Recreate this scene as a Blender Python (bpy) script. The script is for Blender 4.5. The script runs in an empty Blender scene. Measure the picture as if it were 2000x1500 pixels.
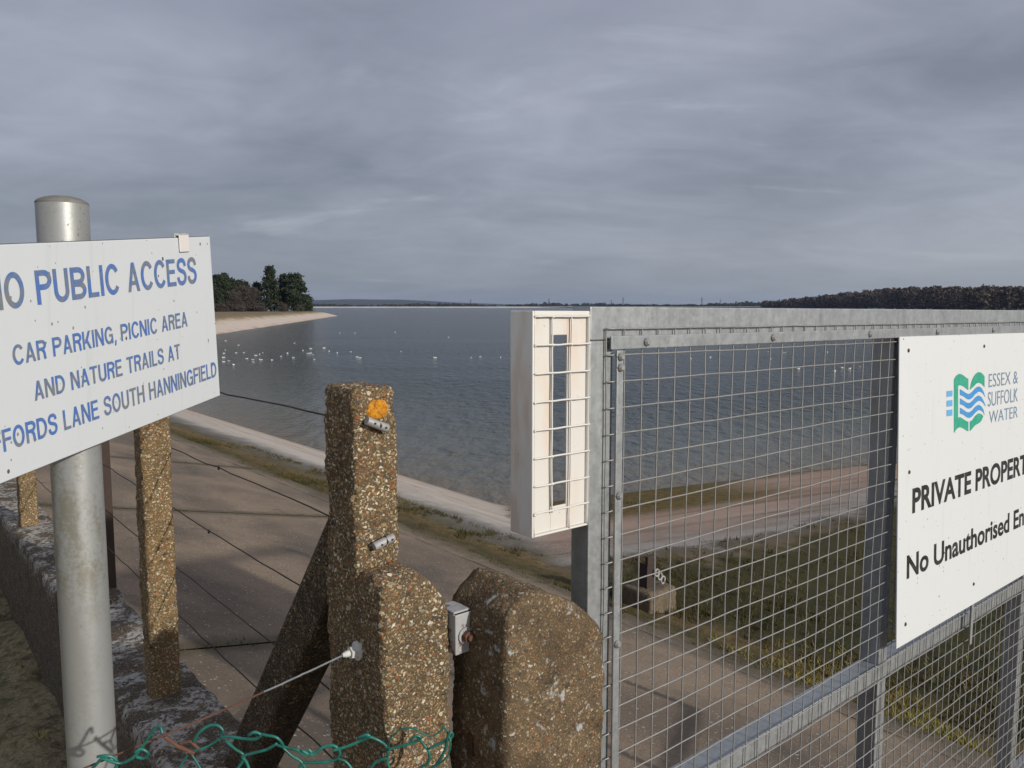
import bpy, math, random
from mathutils import Vector, Matrix, noise
R = math.radians
C = bpy.context.scene.collection
scene = bpy.context.scene

# ------------------------------------------------------------------ camera, sky, sun, exposure
F_PX, HZ = 1542.0, 598.5
PITCH = math.atan((750 - HZ) / F_PX)
EYE = 4.0                                            # metres above the water
cam = bpy.data.cameras.new('camera')
cam.sensor_width = 36; cam.lens = 36 * F_PX / 2000
cam.clip_start = 0.05; cam.clip_end = 30000
camo = bpy.data.objects.new('camera', cam); C.objects.link(camo)
camo.location = (0, 0, EYE); camo.rotation_euler = (math.pi / 2 - PITCH, 0, 0)
scene.camera = camo
scene.view_settings.view_transform = 'Standard'; scene.view_settings.look = 'None'
scene.view_settings.exposure = 0.0; scene.view_settings.gamma = 1.0
scene.cycles.max_bounces = 6; scene.cycles.use_denoising = True
SUN_AZ, SUN_EL = R(50.5), R(20)                       # azimuth to the right of straight behind the camera
SUN = Vector((math.sin(SUN_AZ) * math.cos(SUN_EL), -math.cos(SUN_AZ) * math.cos(SUN_EL), math.sin(SUN_EL)))

class G:
    """small node-tree helper"""
    def __init__(s, nt): s.nt = nt
    def n(s, t, ins=None, **props):
        nd = s.nt.nodes.new(t)
        for k, v in props.items(): setattr(nd, k, v)
        for k, v in (ins or {}).items():
            sock = nd.inputs[k]
            if isinstance(v, bpy.types.NodeSocket): s.nt.links.new(v, sock)
            elif isinstance(v, bpy.types.Node): s.nt.links.new(v.outputs[0], sock)
            else: sock.default_value = v
        return nd
    def math(s, op, a, b=0.0, clamp=False):
        return s.n('ShaderNodeMath', {0: a, 1: b}, operation=op, use_clamp=clamp).outputs[0]
    def vmath(s, op, a, b=None):
        nd = s.n('ShaderNodeVectorMath', {0: a} if b is None else {0: a, 1: b}, operation=op)
        return nd.outputs['Value'] if op in ('DOT_PRODUCT', 'LENGTH') else nd.outputs[0]
    def ramp(s, fac, stops, interp='LINEAR'):
        nd = s.n('ShaderNodeValToRGB', {0: fac}); cr = nd.color_ramp; cr.interpolation = interp
        while len(cr.elements) < len(stops): cr.elements.new(0.5)
        for e, (p, c) in zip(cr.elements, stops):
            e.position = p
            e.color = (c, c, c, 1) if isinstance(c, (int, float)) else (*c, 1)
        return nd.outputs[0]
    def mix(s, fac, a, b, mode='MIX'):
        nd = s.n('ShaderNodeMix', data_type='RGBA', blend_type=mode)
        for i, v in ((0, fac), (6, a), (7, b)):
            if isinstance(v, bpy.types.NodeSocket): s.nt.links.new(v, nd.inputs[i])
            elif isinstance(v, (int, float)): nd.inputs[i].default_value = v if i == 0 else (v, v, v, 1)
            else: nd.inputs[i].default_value = (*v, 1)
        return nd.outputs[2]
    def noise(s, vec, scale, detail=4, rough=0.55, dist=0.0):
        return s.n('ShaderNodeTexNoise', {'Vector': vec, 'Scale': scale, 'Detail': detail, 'Roughness': rough, 'Distortion': dist}).outputs[0]
    def mapv(s, vec, scale=(1, 1, 1), rot=(0, 0, 0), loc=(0, 0, 0)):
        return s.n('ShaderNodeMapping', {'Vector': vec, 'Scale': scale, 'Rotation': rot, 'Location': loc}).outputs[0]
    def step(s, x, lo, hi):
        return s.n('ShaderNodeMapRange', {0: x, 1: lo, 2: hi, 3: 0.0, 4: 1.0}, interpolation_type='SMOOTHSTEP').outputs[0]

world = bpy.data.worlds.new('World'); scene.world = world; world.use_nodes = True
wn = world.node_tree; wn.nodes.clear(); g = G(wn)
d = g.n('ShaderNodeTexCoord').outputs['Generated']
sky = g.n('ShaderNodeTexSky', sky_type='NISHITA', sun_disc=False, sun_elevation=SUN_EL,
          sun_rotation=math.atan2(SUN.x, SUN.y), air_density=1.3, dust_density=2.0).outputs[0]
sep = g.n('ShaderNodeSeparateXYZ', {0: d})
zz = g.math('ADD', g.math('MAXIMUM', sep.outputs[2], 0.0), 0.21)
pl = g.n('ShaderNodeCombineXYZ', {0: g.math('DIVIDE', sep.outputs[0], zz), 1: g.math('DIVIDE', sep.outputs[1], zz), 2: 0.0}).outputs[0]
big = g.noise(g.mapv(pl, (0.80, 0.95, 1), (0, 0, R(-24)), (3.1, 1.7, 0)), 1.0, 6, 0.50, 0.5)
fine = g.noise(g.mapv(pl, (1.7, 2.6, 1), (0, 0, R(-26)), (0.4, 5.2, 0)), 1.5, 7, 0.56, 0.7)
brk = g.noise(g.mapv(pl, (1.0, 2.1, 1), (0, 0, R(-28)), (8.3, 2.2, 0)), 0.9, 8, 0.60, 0.6)
dens = g.math('ADD', g.math('MULTIPLY', big, 0.74), g.math('MULTIPLY', fine, 0.26))
cloud = g.ramp(dens, [(0.35, (0.410, 0.440, 0.530)), (0.45, (0.338, 0.366, 0.452)), (0.54, (0.278, 0.305, 0.384)), (0.64, (0.215, 0.242, 0.308))])
cloud = g.mix(g.math('MULTIPLY', g.step(brk, 0.57, 0.74), 0.66), cloud, (0.50, 0.535, 0.62))
up = sep.outputs[2]
cloud = g.mix(g.math('MULTIPLY', g.math('SUBTRACT', 1.0, g.step(up, 0.0, 0.20)), 0.66), cloud, g.mix(g.step(sep.outputs[0], -0.1, 0.6), (0.250, 0.290, 0.350), (0.355, 0.395, 0.430)))   # layers seen edge-on merge near the horizon
cloud = g.mix(g.math('MULTIPLY', g.step(up, 0.16, 0.42), 0.40), cloud, (0.315, 0.335, 0.425))
# thinner cloud, brighter towards the sun
sd = g.vmath('DOT_PRODUCT', d, tuple(SUN))
glow = g.math('MULTIPLY', g.math('POWER', g.math('MAXIMUM', sd, 0.0), 3.0), 0.75)
cloud = g.mix(glow, cloud, (0.80, 0.78, 0.76))
sky_fill = g.math('POWER', g.math('MAXIMUM', g.vmath('DOT_PRODUCT', d, Vector((-0.62, -0.74, 0.26)).normalized()[:]), 0.0), 1.5)
cloud = g.mix(g.math('MULTIPLY', sky_fill, 0.10), cloud, (0.60, 0.62, 0.66))     # fill glow added to the sky behind the viewer, lifts the left-facing sides
skyd = g.vmath('SCALE', sky); wn.nodes[-1].inputs['Scale'].default_value = 0.08
fin = g.mix(0.93, skyd, cloud)
bg = g.n('ShaderNodeBackground', {0: fin, 1: 1.0})
out = g.n('ShaderNodeOutputWorld', {0: bg.outputs[0]})

sl = bpy.data.lights.new('sun', 'SUN'); sl.energy = 3.65; sl.angle = R(1.2); sl.color = (1.0, 0.935, 0.84)
so = bpy.data.objects.new('sun', sl); C.objects.link(so)
so.rotation_euler = SUN.to_track_quat('Z', 'Y').to_euler(); so.location = (20, -20, 30)

# ------------------------------------------------------------------ frames
AZ = R(50.2)
EO = Vector((math.sin(AZ), math.cos(AZ), 0)); ES = Vector((-math.cos(AZ), math.sin(AZ), 0))
def W(o, s, dr): v = EO * o + ES * s; return Vector((v.x, v.y, EYE - dr))     # o: towards the water, s: along the fence, dr: below the eye
KF = 0.85
def WF(o, s, dr): return W(o * KF, s * KF, dr * KF)      # the old fence line: its own scale
def WFv(p): return WF(p.x, p.y, p.z)
def OS(x, y): return EO.x * x + EO.y * y, ES.x * x + ES.y * y
def ray(px, py):
    a, b = (px - 1000) / F_PX, (py - 750) / F_PX
    return Vector((a, math.cos(PITCH) - b * math.sin(PITCH), -math.sin(PITCH) - b * math.cos(PITCH)))
def atY(px, py, Y): r = ray(px, py); return r * (Y / r.y) + Vector((0, 0, EYE))
def sstep(a, b, x): t = min(1, max(0, (x - a) / (b - a))); return t * t * (3 - 2 * t)

# ------------------------------------------------------------------ mesh helpers
class MB:
    def __init__(s): s.v = []; s.f = []; s.m = []; s.attr = {}
    def add(s, vs, fs, mi=0):
        k = len(s.v); s.v += [tuple(v) for v in vs]; s.f += [tuple(i + k for i in f) for f in fs]; s.m += [mi] * len(fs)
    def hexa(s, p, mi=0):        # 8 points: bottom 4 ccw, top 4 ccw
        s.add(p, [(3, 2, 1, 0), (4, 5, 6, 7), (0, 1, 5, 4), (1, 2, 6, 5), (2, 3, 7, 6), (3, 0, 4, 7)], mi)
    def fbox(s, o0, o1, s0, s1, d0, d1, skew=0.0, o_ref=1.016, mi=0):   # box in the fence frame; d0 is the top
        P = lambda o, ss, dd: W(o, ss, dd + skew * (o - o_ref))
        s.hexa([P(o0, s0, d1), P(o1, s0, d1), P(o1, s1, d1), P(o0, s1, d1), P(o0, s0, d0), P(o1, s0, d0), P(o1, s1, d0), P(o0, s1, d0)], mi)
    def ffbox(s, *q): s.fbox(*[x * KF for x in q])
    def box(s, M, a, b, mi=0):
        (x0, y0, z0), (x1, y1, z1) = a, b
        s.hexa([M @ Vector(q) for q in ((x0, y0, z0), (x1, y0, z0), (x1, y1, z0), (x0, y1, z0), (x0, y0, z1), (x1, y0, z1), (x1, y1, z1), (x0, y1, z1))], mi)
    def tube(s, path, r, n=8, cap=True, mi=0):
        path = [Vector(p) for p in path]; k = len(s.v); m = len(path)
        rr = r if isinstance(r, (list, tuple)) else [r] * m
        t0 = (path[1] - path[0]).normalized()
        u = t0.orthogonal().normalized()
        for i, p in enumerate(path):
            t = (path[min(i + 1, m - 1)] - path[max(i - 1, 0)]).normalized()
            u = (u - t * u.dot(t)).normalized(); w = t.cross(u)
            for j in range(n):
                a = 2 * math.pi * j / n
                s.v.append(tuple(p + (u * math.cos(a) + w * math.sin(a)) * rr[i]))
        for i in range(m - 1):
            for j in range(n):
                a, b = k + i * n + j, k + i * n + (j + 1) % n
                s.f.append((a, b, b + n, a + n)); s.m.append(mi)
        if cap:
            s.f.append(tuple(k + j for j in reversed(range(n)))); s.m.append(mi)
            s.f.append(tuple(k + (m - 1) * n + j for j in range(n))); s.m.append(mi)
    def mesh(s, name, org, smooth=False):
        me = bpy.data.meshes.new(name); ox, oy, oz = org
        me.from_pydata([(x - ox, y - oy, z - oz) for x, y, z in s.v], [], s.f)
        if smooth: me.polygons.foreach_set('use_smooth', [True] * len(me.polygons))
        for k, (dom, vals) in s.attr.items():
            a = me.attributes.new(k, 'FLOAT', dom); a.data.foreach_set('value', vals)
        me.update(); return me
    def obj(s, name, mats, parent=None, org=(0, 0, 0), smooth=False, bevel=0.0):
        if parent is not None: org = world_loc(parent)
        me = s.mesh(name, org, smooth)
        for m in (mats if isinstance(mats, (list, tuple)) else [mats]): me.materials.append(m)
        if any(s.m): me.polygons.foreach_set('material_index', s.m)
        o = bpy.data.objects.new(name, me); C.objects.link(o)
        if parent is not None: o.parent = parent
        else: o.location = org
        if bevel:
            b = o.modifiers.new('bevel', 'BEVEL'); b.width = bevel; b.segments = 2; b.limit_method = 'ANGLE'
        return o
def world_loc(o):
    v = Vector(o.location)
    while o.parent: o = o.parent; v += Vector(o.location)
    return v
def thing(name, label, cat, loc, group=None):
    o = bpy.data.objects.new(name, None); C.objects.link(o); o.location = loc; o.empty_display_size = 0.05
    return tag(o, label, cat, group)
def tag(o, label, cat, group=None):
    o['label'] = label; o['category'] = cat
    if group: o['group'] = group
    return o
def structure(o): o['kind'] = 'structure'; return o

def smooth_angle(o, ang=35):
    me = o.data
    me.polygons.foreach_set('use_smooth', [True] * len(me.polygons))
    me.set_sharp_from_angle(angle=R(ang))

def rough_block(mb, lo, hi, rad, cell, amp=0.002, big=0.004, xf=None, seed=0.0, taper=0.0):
    """rounded block with a gritty skin; lo, hi in (o, s, drop)"""
    lo, hi = Vector(lo), Vector(hi); sz = hi - lo
    n = [max(2, int(round(c / cell))) for c in sz]
    idx = {}; vs = []; fs = []
    def vid(i, j, k):
        key = (i, j, k)
        if key not in idx:
            p = Vector((lo.x + sz.x * i / n[0], lo.y + sz.y * j / n[1], lo.z + sz.z * k / n[2]))
            q = Vector(min(max(p[a], lo[a] + rad[a]), hi[a] - rad[a]) for a in range(3))
            dd = p - q
            e = Vector(dd[a] / rad[a] if rad[a] > 1e-6 else 0 for a in range(3))
            if e.length > 1e-6:
                m = max(abs(c) for c in e)
                e = e.normalized() * m
                # keep face interior flat, wrap corners
                p = q + Vector(e[a] * rad[a] for a in range(3))
                nrm = e.normalized()
            else: nrm = Vector((0, 0, -1))
            if taper:
                kf = 1 - taper * (1 - (p.z - lo.z) / sz.z); cx, cy = (lo.x + hi.x) / 2, (lo.y + hi.y) / 2
                p.x = cx + (p.x - cx) * kf; p.y = cy + (p.y - cy) * kf
            w = xf(p) if xf else W(p.x, p.y, p.z)
            nw = (EO * nrm.x + ES * nrm.y + Vector((0, 0, -nrm.z)))
            sp = Vector((seed, seed * 1.7, 0))
            h = noise.noise((w + sp) * 22) * big + noise.noise((w + sp) * 7) * big * 0.8 + noise.noise((w + sp) * 150) * amp
            idx[key] = len(vs); vs.append(w + nw * h)
        return idx[key]
    for ax in range(3):
        a, b = [x for x in range(3) if x != ax]
        for side in (0, n[ax]):
            for i in range(n[a]):
                for j in range(n[b]):
                    c = []
                    for di, dj in ((0, 0), (1, 0), (1, 1), (0, 1)):
                        t = [0, 0, 0]; t[ax] = side; t[a] = i + di; t[b] = j + dj; c.append(vid(*t))
                    fs.append(c if (side > 0) ^ (ax == 1) else c[::-1])
    # (o, s, drop) is mirrored to world by the drop sign: flip
    mb.add(vs, [f[::-1] for f in fs])

# ------------------------------------------------------------------ materials
def mat(name):
    m = bpy.data.materials.new(name); m.use_nodes = True; nt = m.node_tree; nt.nodes.clear()
    gg = G(nt); bs = gg.n('ShaderNodeBsdfPrincipled'); gg.n('ShaderNodeOutputMaterial', {0: bs.outputs[0]})
    return m, gg, bs
def setin(gg, bs, **kw):
    for k, v in kw.items():
        k = k.replace('_', ' ')
        if isinstance(v, bpy.types.NodeSocket): gg.nt.links.new(v, bs.inputs[k])
        elif isinstance(v, tuple): bs.inputs[k].default_value = (*v, 1) if len(v) == 3 else v
        else: bs.inputs[k].default_value = v
def objc(gg): return gg.n('ShaderNodeTexCoord').outputs['Object']
def bump(gg, h, strength=0.5, dist=0.01, prev=None):
    ins = {'Height': h, 'Strength': strength, 'Distance': dist}
    if prev is not None: ins['Normal'] = prev
    return gg.n('ShaderNodeBump', ins).outputs[0]

def pebble(name, scale, mortar, stones, stone_amount=0.75, stain=0.35, lichen=0.0, tint=None, white=0.0):
    m, gg, bs = mat(name); co = objc(gg)
    sh = gg.n('ShaderNodeVectorMath', {0: gg.n('ShaderNodeTexNoise', {'Vector': co, 'Scale': scale * 0.9, 'Detail': 3.0}).outputs['Color'], 1: (0.5, 0.5, 0.5)}, operation='SUBTRACT').outputs[0]
    sc_ = gg.n('ShaderNodeVectorMath', {0: sh, 'Scale': 1.15 / scale}, operation='SCALE').outputs[0]
    wob = gg.vmath('ADD', co, sc_)
    def lay(rot, loc, mul, sq): return gg.n('ShaderNodeTexVoronoi', {'Vector': gg.mapv(wob, sq, rot, loc), 'Scale': scale * mul, 'Randomness': 1.0})
    v1 = lay((0.3, 0.7, 0.5), (0, 0, 0), 0.80, (0.8, 1.2, 1.5)); v2 = lay((0.9, 0.1, 0.2), (3, 1, 2), 1.45, (1.4, 0.8, 1.2)); v3 = lay((0.2, 0.5, 1.1), (7, 4, 1), 2.6, (1, 1, 1))
    def layer(v, amt, lim):
        rgb = gg.n('ShaderNodeSeparateColor', {0: v.outputs['Color']})
        col = gg.ramp(rgb.outputs[0], stones, 'CONSTANT')
        col = gg.mix(gg.math('MULTIPLY', rgb.outputs[2], 0.25), col, (0.07, 0.055, 0.04))
        size = gg.math('MULTIPLY', gg.math('ADD', gg.math('MULTIPLY', rgb.outputs[2], 0.55), 0.55), lim)
        body = gg.math('SUBTRACT', 1.0, gg.step(gg.math('DIVIDE', v.outputs['Distance'], size), 0.78, 1.0))
        return col, gg.math('MULTIPLY', body, gg.math('LESS_THAN', rgb.outputs[1], amt))
    c1, k1 = layer(v1, stone_amount * 0.60, 0.50); c2, k2 = layer(v2, stone_amount, 0.58); c3, k3 = layer(v3, 0.85, 0.60)
    grit = gg.noise(co, scale * 5, 2)
    area = gg.noise(co, 9, 5, 0.65)
    base = gg.mix(grit, tuple(c * 0.55 for c in mortar), tuple(c * 1.4 for c in mortar))
    col = gg.mix(gg.math('MULTIPLY', k3, 0.70), base, c3); col = gg.mix(gg.math('MULTIPLY', k2, 0.9), col, c2); col = gg.mix(k1, col, c1)
    col = gg.mix(0.8, col, gg.ramp(area, [(0.30, (0.62, 0.63, 0.66)), (0.50, (0.98, 0.99, 1.0)), (0.70, (1.28, 1.22, 1.10))]), 'MULTIPLY')
    st = gg.step(gg.noise(co, 9, 5, 0.6, 0.4), 0.42, 0.66)
    col = gg.mix(gg.math('MULTIPLY', st, stain), col, tint or (0.055, 0.047, 0.035))
    if lichen:
        l1 = gg.step(gg.noise(co, 20, 4, 0.6, 0.3), 0.60, 0.65); l2 = gg.step(gg.noise(co, 130, 5, 0.75), 0.42, 0.52)
        col = gg.mix(gg.math('MULTIPLY', gg.math('MULTIPLY', l1, l2), lichen), col, (0.42, 0.43, 0.42))
    if white:
        l3 = gg.step(gg.noise(co, 9, 6, 0.70, 0.3), 0.46, 0.54); l4 = gg.step(gg.noise(co, 60, 5, 0.75), 0.42, 0.54)
        top = gg.math('ADD', gg.math('MULTIPLY', gg.step(gg.n('ShaderNodeSeparateXYZ', {0: co}).outputs[2], 0.60, 0.68), 0.85), 0.15)   # lichen lives on the flat top
        col = gg.mix(gg.math('MULTIPLY', gg.math('MULTIPLY', gg.math('MULTIPLY', l3, l4), top), white), col, (0.47, 0.45, 0.41))
    h = gg.math('ADD', gg.math('MULTIPLY', k1, 0.9), gg.math('ADD', gg.math('MULTIPLY', k2, 0.55), gg.math('ADD', gg.math('MULTIPLY', k3, 0.25), gg.math('MULTIPLY', grit, 0.25))))
    hs = gg.n('ShaderNodeHueSaturation', {'Saturation': 0.95, 'Value': 0.86, 'Color': col}); col = hs.outputs[0]
    setin(gg, bs, Base_Color=col, Roughness=0.9, Normal=bump(gg, h, 0.8, 0.0024))
    bs.inputs['Specular IOR Level'].default_value = 0.25
    return m
STONES = [(0.0, (0.27, 0.155, 0.06)), (0.12, (0.43, 0.28, 0.13)), (0.24, (0.54, 0.40, 0.22)), (0.38, (0.19, 0.13, 0.075)), (0.48, (0.72, 0.60, 0.40)),
          (0.57, (0.40, 0.14, 0.045)), (0.68, (0.085, 0.07, 0.055)), (0.76, (0.34, 0.22, 0.10)), (0.86, (0.42, 0.37, 0.30)), (0.93, (0.85, 0.78, 0.62))]
STONES2 = [(0.0, (0.20, 0.13, 0.065)), (0.2, (0.30, 0.195, 0.095)), (0.42, (0.37, 0.265, 0.145)), (0.58, (0.09, 0.075, 0.06)), (0.70, (0.33, 0.14, 0.055)), (0.82, (0.48, 0.37, 0.24)), (0.94, (0.64, 0.58, 0.47))]
M = {}
M['pebble'] = pebble('exposed_aggregate', 125, (0.120, 0.090, 0.050), STONES, 0.85, 0.12)
M['pier'] = pebble('weathered_aggregate', 125, (0.135, 0.098, 0.056), STONES2, 0.60, 0.62, lichen=1.0, tint=(0.042, 0.032, 0.020))
M['pebble_tan'] = pebble('ochre_aggregate', 125, (0.17, 0.118, 0.052), STONES, 0.75, 0.22, tint=(0.11, 0.072, 0.028))
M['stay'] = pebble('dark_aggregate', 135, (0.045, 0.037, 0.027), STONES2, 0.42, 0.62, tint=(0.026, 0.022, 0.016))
M['wall'] = pebble('lichened_wall', 120, (0.085, 0.074, 0.060), STONES2, 0.30, 0.60, tint=(0.034, 0.029, 0.022), white=0.95)
M['block'] = pebble('pale_concrete', 90, (0.15, 0.125, 0.09), STONES2, 0.3, 0.5)

def metal(name, base, rough=0.5, met=0.35, var=0.25, streak=True, rust=0.0):
    m, gg, bs = mat(name); co = objc(gg)
    n1 = gg.noise(co, 35, 5, 0.6); n2 = gg.noise(gg.mapv(co, (1, 1, 0.12)), 60, 4, 0.6)
    v = gg.n('ShaderNodeTexVoronoi', {'Vector': co, 'Scale': 140.0}).outputs['Color']
    sp = gg.n('ShaderNodeSeparateColor', {0: v}).outputs[0]
    f = gg.math('ADD', gg.math('MULTIPLY', n1, 0.5), gg.math('ADD', gg.math('MULTIPLY', n2, 0.4 if streak else 0.2), gg.math('MULTIPLY', sp, 0.12)))
    col = gg.ramp(f, [(0.25, tuple(c * (1 - var) for c in base)), (0.78, tuple(c * (1 + var) for c in base))])
    spots = gg.step(gg.noise(co, 220, 3, 0.5), 0.66, 0.72)
    col = gg.mix(gg.math('MULTIPLY', spots, 0.35), col, (0.10, 0.09, 0.08))
    if rust:
        rr = gg.step(gg.noise(co, 30, 5, 0.65), 0.60 - rust * 0.3, 0.70 - rust * 0.3)
        col = gg.mix(rr, col, (0.13, 0.055, 0.028))
    setin(gg, bs, Base_Color=col, Roughness=gg.ramp(f, [(0.2, rough - 0.1), (0.8, min(1, rough + 0.12))]), Metallic=met, Normal=bump(gg, n1, 0.15, 0.002))
    return m
M['galv'] = metal('galvanised_steel', (0.335, 0.355, 0.37), 0.46, 0.60)
M['galv_dark'] = metal('dull_galvanised', (0.25, 0.25, 0.25), 0.6, 0.3)
M['wire'] = metal('galvanised_wire', (0.27, 0.27, 0.265), 0.5, 0.35, 0.2)
M['old_wire'] = metal('rusted_line_wire', (0.035, 0.028, 0.024), 0.8, 0.2, 0.4)
M['rust'] = metal('rust_brown', (0.13, 0.06, 0.04), 0.85, 0.1, 0.5)
M['rust_white'] = metal('flaking_white_paint', (0.34, 0.345, 0.35), 0.6, 0.0, 0.15, rust=0.25)
M['whitebolt'] = metal('white_painted_bolt', (0.55, 0.55, 0.53), 0.55, 0.1, 0.15)
M['angle'] = metal('rusted_angle', (0.045, 0.03, 0.024), 0.85, 0.1, 0.4)
M['lead'] = metal('grey_sleeve', (0.33, 0.33, 0.33), 0.6, 0.3, 0.25)

def pole_mat():
    m, gg, bs = mat('grey_pole_metal'); co = objc(gg)
    sp = gg.n('ShaderNodeSeparateXYZ', {0: co}).outputs[2]
    n1 = gg.noise(gg.mapv(co, (1, 1, 0.35)), 16, 5, 0.6); n2 = gg.noise(co, 160, 3, 0.6)
    col = gg.mix(gg.math('MULTIPLY', n1, 0.5), (0.385, 0.40, 0.405), (0.30, 0.31, 0.305))
    alg = gg.math('MULTIPLY', gg.step(gg.math('ADD', n1, gg.math('MULTIPLY', n2, 0.35)), 0.60, 0.80), 0.55)
    zone = gg.math('ADD', gg.math('SUBTRACT', 1.0, gg.step(gg.math('ABSOLUTE', gg.math('SUBTRACT', sp, 1.14)), 0.03, 0.20)), 0.35, True)
    col = gg.mix(gg.math('MULTIPLY', alg, zone), col, (0.175, 0.155, 0.085))
    spk = gg.step(gg.noise(gg.mapv(co, (1, 1, 0.7)), 190, 3, 0.6), 0.64, 0.70)
    high = gg.math('ADD', gg.step(sp, 1.25, 1.6), 0.25, True)
    col = gg.mix(gg.math('MULTIPLY', gg.math('MULTIPLY', spk, high), 0.7), col, (0.09, 0.08, 0.055))
    setin(gg, bs, Base_Color=col, Roughness=0.42, Metallic=0.45, Normal=bump(gg, n2, 0.12, 0.001))
    return m
M['pole'] = pole_mat()
M['polecap'] = metal('dirty_cap', (0.17, 0.165, 0.15), 0.75, 0.2, 0.35)

def paint(name, base, speck=0.0, stain=None, rough=0.45, streak=0.10):
    m, gg, bs = mat(name); co = objc(gg)
    n1 = gg.noise(co, 5, 4); n2 = gg.noise(gg.mapv(co, (1, 1, 0.15)), 30, 5, 0.6)
    col = gg.mix(gg.math('MULTIPLY', n2, streak), base, tuple(c * 0.55 for c in base))
    col = gg.mix(gg.math('MULTIPLY', n1, 0.08), col, tuple(c * 0.8 for c in base))
    if stain:
        st = gg.step(gg.noise(gg.mapv(co, (1, 1, 0.30)), 24, 3, 0.5), 0.46, 0.66)
        col = gg.mix(gg.math('MULTIPLY', st, 0.5), col, stain)
    chip = gg.step(gg.noise(co, 75, 5, 0.7), 0.665, 0.69)
    if stain: col = gg.mix(gg.math('MULTIPLY', chip, 0.6), col, (0.30, 0.22, 0.15))
    if speck:
        v = gg.n('ShaderNodeTexVoronoi', {'Vector': gg.mapv(co, (1, 1, 0.75)), 'Scale': 42.0})
        rgb = gg.n('ShaderNodeSeparateColor', {0: v.outputs['Color']})
        r = gg.math('MULTIPLY', gg.math('POWER', rgb.outputs[0], 3.0), 0.12)
        k = gg.math('MULTIPLY', gg.math('LESS_THAN', v.outputs['Distance'], r), gg.math('LESS_THAN', rgb.outputs[1], speck))
        col = gg.mix(k, col, (0.10, 0.085, 0.06))
        vb = gg.n('ShaderNodeTexVoronoi', {'Vector': gg.mapv(co, (1, 1, 0.7), (0.2, 0.1, 0.4)), 'Scale': 95.0}); rb = gg.n('ShaderNodeSeparateColor', {0: vb.outputs['Color']})
        kb = gg.math('MULTIPLY', gg.math('LESS_THAN', vb.outputs['Distance'], gg.math('MULTIPLY', rb.outputs[0], 0.20)), gg.math('LESS_THAN', rb.outputs[1], speck * 0.30))
        col = gg.mix(gg.math('MULTIPLY', kb, 0.8), col, (0.14, 0.12, 0.09))
        drip = gg.step(gg.noise(gg.mapv(co, (1, 1, 0.05)), 55, 4, 0.6), 0.56, 0.74)
        col = gg.mix(gg.math('MULTIPLY', drip, 0.16), col, (0.30, 0.30, 0.26))
        sc = gg.step(gg.noise(gg.mapv(co, (1, 1, 3.0), (0.5, 0.3, 0)), 26, 6, 0.7, 1.2), 0.715, 0.735)
        col = gg.mix(gg.math('MULTIPLY', sc, 0.45), col, (0.25, 0.24, 0.21))
    setin(gg, bs, Base_Color=col, Roughness=rough, Normal=bump(gg, gg.noise(co, 120, 3), 0.05, 0.001))
    return m
M['board_left'] = paint('weathered_sign_board', (0.56, 0.595, 0.63), 0.85)
M['board_right'] = paint('white_sign_board', (0.61, 0.635, 0.65), 0.5, streak=0.05)
M['cream'] = paint('thick_cream_paint', (0.61, 0.595, 0.565), 0.0, stain=(0.62, 0.48, 0.38), rough=0.5)
M['cream_plain'] = paint('cream_paint', (0.63, 0.62, 0.59), 0.0, rough=0.5)
M['cream_shade_lift'] = paint('cream_streaked_shade_lifted', (0.74, 0.73, 0.70), 0.0, stain=(0.58, 0.44, 0.33), rough=0.5)  # base lightened to paint fill light into the shaded side; stain streaks are paint
M['edge'] = paint('sign_edge', (0.12, 0.12, 0.12))
M['clip'] = paint('white_plastic_clip', (0.66, 0.64, 0.62))
def ink(name, c, worn, amt):
    m, gg, bs = mat(name); co = objc(gg)
    k = gg.math('MAXIMUM', gg.step(gg.noise(co, 42, 5, 0.65), 0.44, 0.62), gg.step(gg.noise(co, 9, 4, 0.6), 0.50, 0.66))
    k2 = gg.noise(co, 160, 3, 0.6)
    col = gg.mix(gg.math('MULTIPLY', k, amt), c, worn)
    col = gg.mix(gg.math('MULTIPLY', gg.step(k2, 0.6, 0.75), 0.3), col, tuple(min(1, x * 0.4) for x in c))
    setin(gg, bs, Base_Color=col, Roughness=0.5); return m
M['ink_blue'] = ink('worn_blue_letters', (0.070, 0.155, 0.42), (0.17, 0.19, 0.21), 1.0)
M['ink_black'] = ink('black_letters', (0.012, 0.012, 0.013), (0.07, 0.07, 0.07), 0.4)
M['ink_slate'] = ink('slate_letters', (0.13, 0.22, 0.33), (0.20, 0.26, 0.32), 0.4)
M['logo_green'] = ink('emblem_green', (0.022, 0.30, 0.20), (0.06, 0.38, 0.27), 0.5)
M['logo_blue'] = ink('emblem_blue', (0.045, 0.24, 0.56), (0.08, 0.30, 0.60), 0.4)
M['logo_pale'] = ink('emblem_light_blue', (0.10, 0.36, 0.64), (0.16, 0.42, 0.66), 0.4)
M['hole'] = ink('screw_rust_slot_shade', (0.035, 0.022, 0.014), (0.12, 0.05, 0.02), 0.5)  # rust on the screws; also the painted dark of the pier slot

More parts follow.
